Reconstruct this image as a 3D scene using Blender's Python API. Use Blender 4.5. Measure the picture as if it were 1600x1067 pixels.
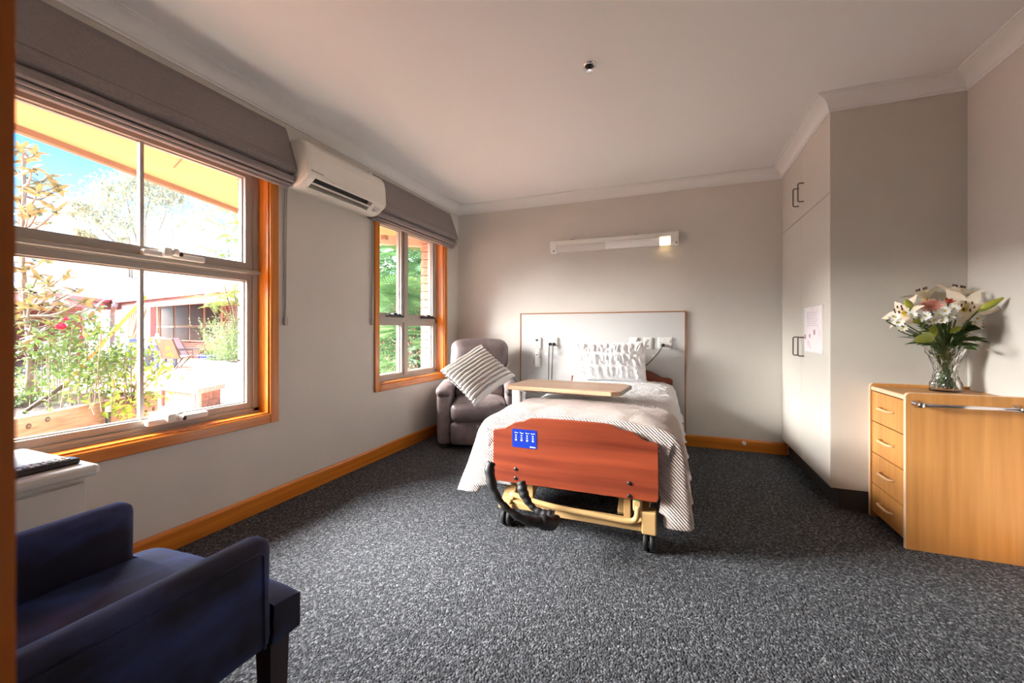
import bpy, bmesh, math, random
from mathutils import Vector, Matrix, noise
R = math.radians
random.seed(7)
for o in list(bpy.data.objects): bpy.data.objects.remove(o)
S = bpy.context.scene
col = S.collection

# ------------------------------------------------------------------ camera
F, CX, HV, CAMH = 644.5, 800.0, 516.0, 1.05          # focal length in px, principal point, horizon row, lens height
YAW = math.atan(251 / 644.5)
cS, cC = math.sin(YAW), math.cos(YAW)
cam_d = bpy.data.cameras.new('camera'); cam = bpy.data.objects.new('camera', cam_d); col.objects.link(cam)
cam.location = (0, 0, CAMH); cam.rotation_euler = (R(90), 0, YAW)
cam_d.sensor_width = 36; cam_d.sensor_fit = 'HORIZONTAL'; cam_d.lens = F / 1600 * 36
cam_d.shift_y = -(533.5 - HV) / 1600 ; cam_d.clip_start = 0.02; cam_d.clip_end = 200
S.camera = cam
cam_d.dof.use_dof = True; cam_d.dof.focus_distance = 3.2; cam_d.dof.aperture_fstop = 7.1

def ray(u, v):
    r = (u - CX) / F
    return Vector((-cS + r * cC, cC + r * cS, (HV - v) / F))
def at(u, v, t): return Vector((0, 0, CAMH)) + ray(u, v) * t
def onX(u, v, X): d = ray(u, v); return Vector((0, 0, CAMH)) + d * (X / d.x)
def onY(u, v, Y): d = ray(u, v); return Vector((0, 0, CAMH)) + d * (Y / d.y)
def onZ(u, v, Z): d = ray(u, v); return Vector((0, 0, CAMH)) + d * ((Z - CAMH) / d.z)

# ------------------------------------------------------------------ view / world / sun
vs = S.view_settings
vs.view_transform = 'Standard'; vs.look = 'None'; vs.gamma = 1; vs.use_curve_mapping = False
vs.exposure = 2.25
def lin(c):
    c = c / 255
    return c / 12.92 if c <= .04045 else ((c + .055) / 1.055) ** 2.4
def C3(r, g, b): return (lin(r), lin(g), lin(b), 1)

SKY_STRENGTH = .85
SUN_STRENGTH = 21.0
w = bpy.data.worlds.new('sky'); S.world = w; w.use_nodes = True
nt = w.node_tree; nt.nodes.clear()
wo = nt.nodes.new('ShaderNodeOutputWorld'); bg = nt.nodes.new('ShaderNodeBackground')
tc = nt.nodes.new('ShaderNodeTexCoord'); sx = nt.nodes.new('ShaderNodeSeparateXYZ')
cr = nt.nodes.new('ShaderNodeValToRGB')
cr.color_ramp.elements[0].position = 0.0; cr.color_ramp.elements[0].color = C3(226, 238, 250)
cr.color_ramp.elements[1].position = 1.0; cr.color_ramp.elements[1].color = C3(64, 138, 232)
for p, c in ((.09, C3(212, 232, 250)), (.16, C3(172, 214, 252)), (.23, C3(120, 188, 250)), (.32, C3(74, 160, 246))):
    e = cr.color_ramp.elements.new(p); e.color = c
mp = nt.nodes.new('ShaderNodeMapping'); mp.inputs['Scale'].default_value = (1.6, 1.6, 9)
nz = nt.nodes.new('ShaderNodeTexNoise'); nz.inputs['Scale'].default_value = 2.2; nz.inputs['Detail'].default_value = 6; nz.inputs['Roughness'].default_value = .6
cl = nt.nodes.new('ShaderNodeValToRGB'); cl.color_ramp.elements[0].position = .52; cl.color_ramp.elements[1].position = .78
cl.color_ramp.elements[1].color = (.75, .75, .75, 1)
mx = nt.nodes.new('ShaderNodeMixRGB'); mx.inputs['Color2'].default_value = C3(246, 248, 252)
L = nt.links.new
L(tc.outputs['Generated'], sx.inputs[0]); L(sx.outputs['Z'], cr.inputs[0])
L(tc.outputs['Generated'], mp.inputs[0]); L(mp.outputs[0], nz.inputs[0]); L(nz.outputs[0], cl.inputs[0])
L(cl.outputs[0], mx.inputs['Fac']); L(cr.outputs[0], mx.inputs['Color1']); L(mx.outputs[0], bg.inputs[0])
bg.inputs[1].default_value = SKY_STRENGTH; L(bg.outputs[0], wo.inputs[0])

sd = bpy.data.lights.new('sun_offscreen', 'SUN'); sun = bpy.data.objects.new('sun_offscreen', sd); col.objects.link(sun)
sd.energy = SUN_STRENGTH; sd.angle = R(50); sd.color = (1, .97, .92)
sun.location = (-20, 2, 16)
sun.rotation_euler = Vector((1, 0.42, -0.66)).to_track_quat('-Z', 'Y').to_euler()

# ------------------------------------------------------------------ mesh tools
class MB:
    def __init__(s): s.v = []; s.f = []; s.mi = []; s.cm = 0
    def add(s, vs_, fs):
        b = len(s.v); s.v += [Vector(p) for p in vs_]
        for q in fs: s.f.append(tuple(i + b for i in q)); s.mi.append(s.cm)
        return s
    def box(s, x0, x1, y0, y1, z0, z1):
        x0, x1 = min(x0, x1), max(x0, x1); y0, y1 = min(y0, y1), max(y0, y1); z0, z1 = min(z0, z1), max(z0, z1)
        return s.add([(x0,y0,z0),(x1,y0,z0),(x1,y1,z0),(x0,y1,z0),(x0,y0,z1),(x1,y0,z1),(x1,y1,z1),(x0,y1,z1)],
                     [(0,3,2,1),(4,5,6,7),(0,1,5,4),(1,2,6,5),(2,3,7,6),(3,0,4,7)])
    def rbox(s, x0, x1, y0, y1, z0, z1, r=.01, seg=2):
        m = MB().box(x0, x1, y0, y1, z0, z1); bm = bmesh.new()
        vv = [bm.verts.new(p) for p in m.v]
        for q in m.f: bm.faces.new([vv[i] for i in q])
        bmesh.ops.bevel(bm, geom=bm.edges[:], offset=r, segments=seg, affect='EDGES', profile=.5)
        bm.verts.index_update()
        s.add([v.co.copy() for v in bm.verts], [[v.index for v in f.verts] for f in bm.faces]); bm.free(); return s
    def prism(s, poly, axis, a0, a1):
        # poly: 2D points; axis 'x' -> (y,z), 'y' -> (x,z), 'z' -> (x,y)
        def mk(p, a): return {'x': (a, p[0], p[1]), 'y': (p[0], a, p[1]), 'z': (p[0], p[1], a)}[axis]
        n = len(poly); vs_ = [mk(p, a0) for p in poly] + [mk(p, a1) for p in poly]
        fs = [tuple(range(n))[::-1], tuple(range(n, 2 * n))] + [(i, (i + 1) % n, n + (i + 1) % n, n + i) for i in range(n)]
        return s.add(vs_, fs)
    def tube(s, path, r, n=8, cap=True):
        path = [Vector(p) for p in path]; k = len(path); rr = r if isinstance(r, (list, tuple)) else [r] * k
        t0 = (path[1] - path[0]).normalized()
        up = Vector((0, 0, 1)) if abs(t0.z) < .9 else Vector((1, 0, 0))
        nx = t0.cross(up).normalized(); vs_ = []; 
        for i in range(k):
            t = (path[min(i + 1, k - 1)] - path[max(i - 1, 0)]).normalized()
            nx = (nx - t * nx.dot(t)); nx = nx.normalized() if nx.length > 1e-6 else t.orthogonal().normalized()
            ny = t.cross(nx)
            for j in range(n):
                a = 2 * math.pi * j / n; vs_.append(path[i] + (nx * math.cos(a) + ny * math.sin(a)) * rr[i])
        fs = [(i * n + j, i * n + (j + 1) % n, (i + 1) * n + (j + 1) % n, (i + 1) * n + j) for i in range(k - 1) for j in range(n)]
        if cap: fs += [tuple(range(n))[::-1], tuple(range((k - 1) * n, k * n))]
        return s.add(vs_, fs)
    def lathe(s, prof, c, n=24, cap=True):
        vs_ = []; k = len(prof)
        for (r, z) in prof:
            for j in range(n):
                a = 2 * math.pi * j / n; vs_.append((c[0] + r * math.cos(a), c[1] + r * math.sin(a), c[2] + z))
        fs = [(i * n + j, i * n + (j + 1) % n, (i + 1) * n + (j + 1) % n, (i + 1) * n + j) for i in range(k - 1) for j in range(n)]
        if cap: fs += [tuple(range(n))[::-1], tuple(range((k - 1) * n, k * n))]
        return s.add(vs_, fs)
    def grid(s, fn, nu, nv):
        vs_ = [fn(i / (nu - 1), j / (nv - 1)) for j in range(nv) for i in range(nu)]
        fs = [(j * nu + i, j * nu + i + 1, (j + 1) * nu + i + 1, (j + 1) * nu + i) for j in range(nv - 1) for i in range(nu - 1)]
        return s.add(vs_, fs)
    def xf(s, M, start=0):
        for i in range(start, len(s.v)): s.v[i] = M @ s.v[i]
        return s

def build(name, mb, mat, parent=None, smooth=False, subd=0, solid=0, ploc=True, bevel=0):
    me = bpy.data.meshes.new(name)
    off = Vector((0, 0, 0))
    if parent is not None and ploc:
        p = parent
        while p is not None: off += p.location; p = p.parent
    me.from_pydata([tuple(v - off) for v in mb.v], [], mb.f); me.update()
    mats = mat if isinstance(mat, (list, tuple)) else [mat]
    for m in mats: me.materials.append(m)
    if len(mats) > 1: me.polygons.foreach_set('material_index', mb.mi)
    if smooth: me.polygons.foreach_set('use_smooth', [True] * len(me.polygons))
    o = bpy.data.objects.new(name, me); col.objects.link(o)
    if parent is not None: o.parent = parent
    if bevel:
        b = o.modifiers.new('bevel', 'BEVEL'); b.width = bevel; b.segments = 2; b.limit_method = 'ANGLE'; b.angle_limit = R(40)
    if solid:
        d = o.modifiers.new('solid', 'SOLIDIFY'); d.thickness = solid; d.offset = -1
    if subd:
        d = o.modifiers.new('sub', 'SUBSURF'); d.levels = subd; d.render_levels = subd
    return o
def tag(o, label, cat, group=None):
    o['label'] = label; o['category'] = cat
    if group: o['group'] = group
    return o
def thing(name, label, cat, loc=(0, 0, 0), group=None):
    o = bpy.data.objects.new(name, None); col.objects.link(o); o.location = loc; o.empty_display_size = .05
    return tag(o, label, cat, group)
def struct(name, mb, mat, **k):
    o = build(name, mb, mat, **k); o['kind'] = 'structure'; return o
def stuff(o): o['kind'] = 'stuff'; return o
def inst(name, me, parent, M):
    o = bpy.data.objects.new(name, me); col.objects.link(o); o.parent = parent
    off = parent.location.copy(); p = parent.parent
    while p is not None: off += p.location; p = p.parent
    o.matrix_local = Matrix.Translation(-off) @ M; return o
def mesh_only(name, mb, mat, smooth=False):
    me = bpy.data.meshes.new(name); me.from_pydata([tuple(v) for v in mb.v], [], mb.f)
    mats = mat if isinstance(mat, (list, tuple)) else [mat]
    for m in mats: me.materials.append(m)
    if len(mats) > 1: me.polygons.foreach_set('material_index', mb.mi)
    if smooth: me.polygons.foreach_set('use_smooth', [True] * len(me.polygons))
    me.update(); return me
def spline(pts, n):
    """Catmull-Rom through pts, n samples"""
    pts = [Vector(p) for p in pts]; P = [pts[0] * 2 - pts[1]] + pts + [pts[-1] * 2 - pts[-2]]
    out = []; m = len(pts) - 1
    for i in range(n):
        x = i / (n - 1) * m; k = min(int(x), m - 1); t = x - k
        a, b, c, d = P[k:k + 4]
        out.append(.5 * ((2 * b) + (c - a) * t + (2 * a - 5 * b + 4 * c - d) * t * t + (3 * b - a - 3 * c + d) * t ** 3))
    return out
def bspl(pts, n):
    """clamped cubic B-spline approximation (smooth, no overshoot)"""
    pts = [Vector(p) for p in pts]; P = [pts[0] * 2 - pts[1]] + pts + [pts[-1] * 2 - pts[-2]]
    out = []; m = len(pts) - 1
    for i in range(n):
        x = i / (n - 1) * m; k = min(int(x), m - 1); t = x - k
        a, b, c, d = P[k:k + 4]
        out.append(((1 - t) ** 3 * a + (3 * t ** 3 - 6 * t * t + 4) * b + (-3 * t ** 3 + 3 * t * t + 3 * t + 1) * c + t ** 3 * d) / 6)
    return out
def nse(p, sc=1.0): return noise.noise(Vector(p) * sc)
def rotz(a, c=(0, 0, 0)): c = Vector(c); return Matrix.Translation(c) @ Matrix.Rotation(a, 4, 'Z') @ Matrix.Translation(-c)
def frame(o, x, y, z): # matrix with given axes
    M = Matrix.Identity(4)
    for i, a in enumerate((x, y, z)): 
        a = Vector(a)
        for j in range(3): M[j][i] = a[j]
    for j in range(3): M[j][3] = Vector(o)[j]
    return M
def aim(o, d, roll=0, sc=1):
    """matrix whose +Y points along d, +Z as upward as possible"""
    d = Vector(d).normalized(); z = Vector((0, 0, 1)) - d * d.z
    z = z.normalized() if z.length > 1e-3 else Vector((1, 0, 0))
    x = d.cross(z)
    return frame(o, x, d, z) @ Matrix.Rotation(roll, 4, 'Y') @ Matrix.Scale(sc, 4)

# ------------------------------------------------------------------ materials
def mat(name, c, rough=.6, metal=0, c2=None, vs_=(8, 8, 8), contrast=(.35, .65), detail=4, bump=None, spec=.5, sheen=0, coat=0, trans=0, sub=None):
    m = bpy.data.materials.new(name); m.use_nodes = True; n = m.node_tree; b = n.nodes['Principled BSDF']
    b.inputs['Base Color'].default_value = c; b.inputs['Roughness'].default_value = rough; b.inputs['Metallic'].default_value = metal
    b.inputs['Specular IOR Level'].default_value = spec
    if sheen: b.inputs['Sheen Weight'].default_value = sheen; b.inputs['Sheen Roughness'].default_value = .4
    if coat: b.inputs['Coat Weight'].default_value = coat; b.inputs['Coat Roughness'].default_value = .12
    def coords(sc):
        t = n.nodes.new('ShaderNodeTexCoord'); p = n.nodes.new('ShaderNodeMapping'); p.inputs['Scale'].default_value = sc
        n.links.new(t.outputs['Object'], p.inputs[0]); return p
    if c2:
        p = coords(vs_); z = n.nodes.new('ShaderNodeTexNoise'); z.inputs['Scale'].default_value = 1; z.inputs['Detail'].default_value = detail
        r = n.nodes.new('ShaderNodeValToRGB'); r.color_ramp.elements[0].position = contrast[0]; r.color_ramp.elements[1].position = contrast[1]
        r.color_ramp.elements[0].color = c; r.color_ramp.elements[1].color = c2
        n.links.new(p.outputs[0], z.inputs[0]); n.links.new(z.outputs[0], r.inputs[0]); n.links.new(r.outputs[0], b.inputs['Base Color'])
    if bump:
        sc, st, dist = bump; sc = sc if isinstance(sc, tuple) else (sc, sc, sc)
        p = coords(sc); z = n.nodes.new('ShaderNodeTexNoise'); z.inputs['Scale'].default_value = 1; z.inputs['Detail'].default_value = 3
        q = n.nodes.new('ShaderNodeBump'); q.inputs['Strength'].default_value = st; q.inputs['Distance'].default_value = dist
        n.links.new(p.outputs[0], z.inputs[0]); n.links.new(z.outputs[0], q.inputs['Height']); n.links.new(q.outputs[0], b.inputs['Normal'])
    if trans:
        # thin leaf / cloth: let light through
        tr = n.nodes.new('ShaderNodeBsdfTranslucent'); ms = n.nodes.new('ShaderNodeMixShader'); ms.inputs[0].default_value = trans
        tr.inputs[0].default_value = sub or c
        out = n.nodes['Material Output']
        n.links.new(b.outputs[0], ms.inputs[1]); n.links.new(tr.outputs[0], ms.inputs[2]); n.links.new(ms.outputs[0], out.inputs[0])
    return m
def wood(name, c1, c2, axis='y', sc=1.0, rough=.4, coat=0, fine=60, spec=.5):
    s = {'x': (1.2, fine, fine), 'y': (fine, 1.2, fine), 'z': (fine, fine, 1.2)}[axis]
    return mat(name, c1, rough, c2=c2, vs_=tuple(a * sc for a in s), contrast=(.3, .7), detail=5, coat=coat, spec=spec,
               bump=(tuple(a * sc * 1.5 for a in s), .08, .002))
def emis(name, c, st):
    m = bpy.data.materials.new(name); m.use_nodes = True; b = m.node_tree.nodes['Principled BSDF']
    b.inputs['Base Color'].default_value = c; b.inputs['Emission Color'].default_value = c; b.inputs['Emission Strength'].default_value = st; return m
def glass(name, gl=.05):
    m = bpy.data.materials.new(name); m.use_nodes = True; n = m.node_tree; n.nodes.clear()
    t = n.nodes.new('ShaderNodeBsdfTransparent'); g = n.nodes.new('ShaderNodeBsdfGlossy'); g.inputs['Roughness'].default_value = .02
    ms = n.nodes.new('ShaderNodeMixShader'); ms.inputs[0].default_value = gl; o = n.nodes.new('ShaderNodeOutputMaterial')
    n.links.new(t.outputs[0], ms.inputs[1]); n.links.new(g.outputs[0], ms.inputs[2]); n.links.new(ms.outputs[0], o.inputs[0]); return m

WALL = mat('wall_paint', C3(214, 209, 202), .85, c2=C3(218, 213, 206), vs_=(3, 3, 3), bump=(260, .12, .0015), spec=.2)
CEIL = mat('ceiling_paint', C3(240, 240, 240), .9, spec=.15, bump=(180, .05, .001))
CORN = mat('cornice_paint', C3(236, 236, 235), .6, spec=.3)
def carpet_mat():
    m = bpy.data.materials.new('carpet'); m.use_nodes = True; n = m.node_tree; b = n.nodes['Principled BSDF']
    t = n.nodes.new('ShaderNodeTexCoord'); v = n.nodes.new('ShaderNodeTexVoronoi'); v.inputs['Scale'].default_value = 140
    z = n.nodes.new('ShaderNodeTexNoise'); z.inputs['Scale'].default_value = 70; z.inputs['Detail'].default_value = 3
    a = n.nodes.new('ShaderNodeMath'); a.operation = 'MULTIPLY_ADD'; a.inputs[1].default_value = .75
    r = n.nodes.new('ShaderNodeValToRGB'); e = r.color_ramp.elements
    e[0].position = .40; e[0].color = C3(142, 146, 152); e[1].position = 1.0; e[1].color = C3(58, 60, 64)
    k = e.new(.68); k.color = C3(98, 101, 106)
    q = n.nodes.new('ShaderNodeBump'); q.inputs['Strength'].default_value = .9; q.inputs['Distance'].default_value = .006; q.invert = True
    n.links.new(t.outputs['Object'], v.inputs['Vector']); n.links.new(t.outputs['Object'], z.inputs['Vector'])
    bw = n.nodes.new('ShaderNodeRGBToBW'); n.links.new(v.outputs['Color'], bw.inputs[0]); n.links.new(bw.outputs[0], a.inputs[0]); n.links.new(z.outputs[0], a.inputs[2]); n.links.new(a.outputs[0], r.inputs[0])
    n.links.new(r.outputs[0], b.inputs['Base Color']); n.links.new(v.outputs['Distance'], q.inputs['Height']); n.links.new(q.outputs[0], b.inputs['Normal'])
    b.inputs['Roughness'].default_value = .95; b.inputs['Specular IOR Level'].default_value = .1; return m
CARPET = carpet_mat()
TIMBER_Y = wood('varnished_timber_y', C3(192, 104, 26), C3(226, 140, 46), 'y', rough=.32, coat=.3, fine=45)
TIMBER_Z = wood('varnished_timber_z', C3(192, 104, 26), C3(226, 140, 46), 'z', rough=.32, coat=.3, fine=45)
TIMBER_X = wood('varnished_timber_x', C3(192, 104, 26), C3(226, 140, 46), 'x', rough=.32, coat=.3, fine=45)
ALU = mat('window_aluminium', C3(174, 168, 159), .42, spec=.5)
ALUD = mat('window_seal', C3(60, 58, 56), .5)
GLASS = glass('window_glass', .04)
WHITEP = mat('white_plastic', C3(236, 235, 230), .4)
GREYP = mat('grey_plastic', C3(150, 150, 150), .45)
BLACKP = mat('black_plastic', C3(22, 22, 24), .4)
BLACKM = mat('black_rubber', C3(26, 26, 28), .6)
CHROME = mat('chrome', C3(225, 225, 228), .12, metal=1)
STEEL = mat('brushed_steel', C3(120, 112, 104), .35, metal=1)
BLIND = mat('blind_fabric', C3(136, 127, 126), .85, c2=C3(144, 135, 134), vs_=(90, 90, 90), bump=(500, .15, .001), sheen=.1)
BEIGE_LAM = mat('wardrobe_laminate', C3(208, 203, 194), .55, spec=.35)
BEIGE_SIDE = mat('wardrobe_side_laminate', C3(208, 203, 194), .65, c2=C3(204, 199, 190), vs_=(4, 4, 4), spec=.3, bump=(300, .06, .001))
KICK = mat('kick_laminate', C3(78, 78, 80), .6)
XL, XR, YB, YF, CZ, XW, YW = -2.237, 1.47, 4.085, .05, 2.42, .863, 2.94

# ================================================================== ROOM SHELL
struct('floor', MB().box(XL - .1, XR + .1, -1.7, YB + .1, -.06, 0), CARPET)
struct('ceiling', MB().box(XL - .1, XR + .1, -1.7, YB + .1, CZ, CZ + .08), CEIL)
# left wall with two openings
W1 = (.602, 1.764, .552, 2.03); W2 = (2.735, 3.766, .60, 2.03)
def wall_with_holes(mb, x0, x1, y0, y1, z0, z1, holes):
    ys = y0
    for (a, b, c, d) in holes:
        mb.box(x0, x1, ys, a, z0, z1); mb.box(x0, x1, a, b, z0, c); mb.box(x0, x1, a, b, d, z1); ys = b
    mb.box(x0, x1, ys, y1, z0, z1); return mb
wall_left = struct('wall_left', wall_with_holes(MB(), XL - .12, XL, -.1, YB + .1, 0, CZ, [W1, W2]), WALL)
struct('wall_back', MB().box(XL - .12, XR + .1, YB, YB + .1, 0, CZ), WALL)
struct('wall_right', MB().box(XR, XR + .1, -.1, YB + .1, 0, CZ), WALL)
DX0, DX1 = -.1937, .70          # door opening in the wall the lens looks through
wf = MB().box(XL, DX0 - .02, -.06, YF, 0, CZ).box(DX1 + .02, XR, -.06, YF, 0, CZ).box(DX0 - .02, DX1 + .02, -.06, YF, 2.06, CZ)
struct('wall_front', wf, WALL)
struct('wall_hall', MB().box(XL, XR, -1.7, -1.6, 0, CZ).box(XL - .1, XL, -1.7, -.06, 0, CZ).box(XR, XR + .1, -1.7, -.06, 0, CZ), WALL)
struct('trim_5', MB().box(DX0 - .02, DX0, -.07, YF + .012, 0, 2.04).box(DX0 - .075, DX0 - .004, YF, YF + .016, 0, 2.1)
       .box(DX1, DX1 + .02, -.07, YF + .012, 0, 2.04).box(DX1 + .004, DX1 + .075, YF, YF + .016, 0, 2.1)
       .box(DX0 - .02, DX1 + .02, -.07, YF + .012, 2.04, 2.06).box(DX0 - .075, DX1 + .075, YF, YF + .016, 2.044, 2.1), TIMBER_Z)

# cornice: cove moulding mitred round the room
def cove():
    p = [(0, -.088), (.008, -.088), (.008, -.076), (.012, -.074)]
    for i in range(9):
        a = R(180 - i * 90 / 8); p.append((.072 + .058 * math.cos(a), -.07 + .058 * math.sin(a)))
    p += [(.074, -.008), (.086, -.008), (.086, 0), (0, 0)]
    return p
COV = cove()
per = [((XL, YF), (1, 1)), ((XL, YB), (1, -1)), ((XW, YB), (-1, -1)), ((XW, YW), (-1, -1)), ((XR, YW), (-1, -1)), ((XR, YF), (-1, 1))]
for k in range(5):
    (a, sa), (b, sb) = per[k], per[k + 1]
    m = MB(); n = len(COV)
    m.add([(a[0] + sa[0] * d, a[1] + sa[1] * d, CZ + z) for d, z in COV] + [(b[0] + sb[0] * d, b[1] + sb[1] * d, CZ + z) for d, z in COV],
          [(i, (i + 1) % n, n + (i + 1) % n, n + i) for i in range(n)] + [tuple(range(n)), tuple(range(n, 2 * n))[::-1]])
    struct('trim_%d' % (k + 6), m, CORN)
# baseboards
def bbp(d): return [(0, 0), (d, 0), (d, .088), (d - .004, .096), (d - .008, .101), (0, .101)]
struct('baseboard_left', MB().prism([(XL + p[0], p[1]) for p in bbp(.018)], 'y', YF, YB), TIMBER_Y)
struct('baseboard_back', MB().prism([(YB - p[0], p[1]) for p in bbp(.018)], 'x', XL, XW + .035), TIMBER_X)
struct('baseboard_right', MB().prism([(XR - p[0], p[1]) for p in bbp(.018)], 'y', YF, 2.5), TIMBER_Y)

# brick outer leaf of the window wall (only its reveals show)
def mortar_brick(name):
    return mat(name, C3(188, 138, 116), .9, c2=C3(160, 112, 92), vs_=(20, 20, 20), bump=(120, .4, .004))
BRICK = mortar_brick('red_brick'); MORTAR = mat('mortar', C3(206, 196, 180), .95, bump=(200, .3, .003))
XO0, XO1 = XL - .30, XL - .19
outer = struct('wall_outer', wall_with_holes(MB(), XO0, XO1, -.6, YB + .4, -.06, 2.16,
               [(.58, 1.81, .50, 2.05), (2.70, 3.825, .54, 2.05)]), MORTAR)
bme = mesh_only('brick', MB().rbox(-.053, .053, -.02, .02, -.038, .038, .004, 1), BRICK)
for yj in (1.802, 3.812):
    for i in range(18):
        inst('brick', bme, outer, Matrix.Translation(((XO0 + XO1) / 2 + random.uniform(-.003, .003), yj + random.uniform(-.002, .002), .56 + i * .086)))

# ================================================================== WINDOWS
def window(idx, W, grid_kind):
    y0, y1, z0, z1 = W
    top = struct('window_%d' % idx, MB().box(XL - .115, XL + .002, y0, y0 + .012, z0, z1).box(XL - .115, XL + .002, y1 - .012, y1, z0, z1)
                 .box(XL - .115, XL + .002, y0, y1, z1 - .012, z1).box(XL - .115, XL + .002, y0 + .012, y1 - .012, z0, z0 + .012), TIMBER_Z)
    # timber architrave
    aw, ap = .055, .018
    for (a, b, c, d, mt, nm) in ((y0 - aw + .004, y0 + .004, z0 - aw + .004, z1 + .05, TIMBER_Z, 'architrave'), (y1 - .004, y1 + aw - .004, z0 - aw + .004, z1 + .05, TIMBER_Z, 'architrave'),
                                 (y0 + .004, y1 - .004, z0 - aw + .004, z0 + .004, TIMBER_Y, 'sill_trim'), (y0 + .004, y1 - .004, z1, z1 + .05, TIMBER_Y, 'architrave')):
        build(nm, MB().rbox(XL, XL + ap, a, b, c, d, .004, 1), mt, top)
    xa, xb = XL - .075, XL - .165
    f0, f1, g0, g1 = y0 + .012, y1 - .012, z0 + .012, z1 - .012
    # outer aluminium frame
    fr = MB()
    for (a, b, c, d) in ((f0, f0 + .03, g0, g1), (f1 - .03, f1, g0, g1), (f0, f1, g0, g0 + .028), (f0, f1, g1 - .03, g1)):
        fr.box(xa, xb, a, b, c, d)
    fr.box(xa + .012, xa, f0, f1, g0, g0 + .010)           # small sill lip
    build('frame', fr, ALU, top)
    def sash(nm, a, b, c, d, fw=.036, x0=None, x1=None, mul=None):
        x0 = xa - .012 if x0 is None else x0; x1 = xb + .025 if x1 is None else x1
        s_ = MB()
        for (p, q, r_, t) in ((a, a + fw, c, d), (b - fw, b, c, d), (a + fw, b - fw, c, c + fw), (a + fw, b - fw, d - fw, d)):
            s_.box(x0, x1, p, q, r_, t)
            
        for (p, q, r_, t, k_) in ((a + fw, a + fw + .006, c + fw, d - fw, 0), (b - fw - .006, b - fw, c + fw, d - fw, 0), (a + fw, b - fw, c + fw, c + fw + .006, 0), (a + fw, b - fw, d - fw - .006, d - fw, 0)):
            s_.cm = k_; s_.box(x0 - .022, x1 + .01, p, q, r_, t); s_.cm = 0
        o = build(nm, s_, [ALU, ALUD], top)
        pn = build('pane', MB().box((x0 + x1) / 2 - .003, (x0 + x1) / 2 + .003, a + fw, b - fw, c + fw, d - fw), GLASS, o)
        if mul:
            build('glazing_bar', MB().box((x0 + x1) / 2 - .011, (x0 + x1) / 2 + .011, mul - .008, mul + .008, c + fw, d - fw), ALU, o)
        return o
    def winder(y, z, length):
        h = build('winder', MB().rbox(xa, xa + .034, y, y + length, z - .014, z + .014, .006), WHITEP, top, smooth=False)
        build('winder_body', MB().rbox(xa + .004, xa + .055, y + length * .26, y + length * .42, z - .012, z + .034, .012), WHITEP, h)
        build('winder_knob', MB().tube([(xa + .05, y + length * .46, z + .012), (xa + .066, y + length * .5, z + .006)], .014, 10).rbox(xa + .02, xa + .05, y + length * .42, y + length * .52, z, z + .036, .008), WHITEP, h)
        build('winder_grip', MB().lathe([(.006, 0), (.009, .004), (.009, .016), (.005, .02)], (xa + .068, y + length * .5, z - .004), 10), BLACKP, h)
    if grid_kind == 1:
        ym = (y0 + y1) / 2
        tr = MB().box(xa, xb, f0, f1, 1.375, 1.40).rbox(xa + .018, xa, f0 - .006, f1 + .006, 1.380, 1.401, .004, 1)
        build('transom', tr, ALU, top)
        sash('sash', f0 + .03, f1 - .03, 1.40, g1 - .03, .044, mul=ym)
        sash('sash', f0 + .03, f1 - .03, g0 + .028, 1.375, .034, mul=ym)
        winder(1.175, .612, .27); winder(1.16, 1.415, .27)
    else:
        ym = 3.215
        build('transom', MB().box(xa, xb, f0, f1, 1.125, 1.165), ALU, top)
        build('mullion', MB().box(xa + .001, xb, ym - .022, ym + .022, g0, g1), ALU, top)
        for (a, b) in ((f0 + .03, ym - .022), (ym + .022, f1 - .03)):
            sash('sash', a, b, 1.165, g1 - .03, .03); sash('sash', a, b, g0 + .028, 1.125, .026)
            k = build('stay', MB().rbox(xa - .01, xa + .022, b - .26, b - .03, 1.168, 1.184, .005), BLACKP, top)
            build('stay_handle', MB().rbox(xa - .006, xa + .035, b - .19, b - .14, 1.178, 1.205, .008).rbox(xa - .006, xa + .03, b - .12, b - .08, 1.178, 1.198, .008), BLACKP, k)
    return top
window(1, W1, 1); window(2, W2, 2)

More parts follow.
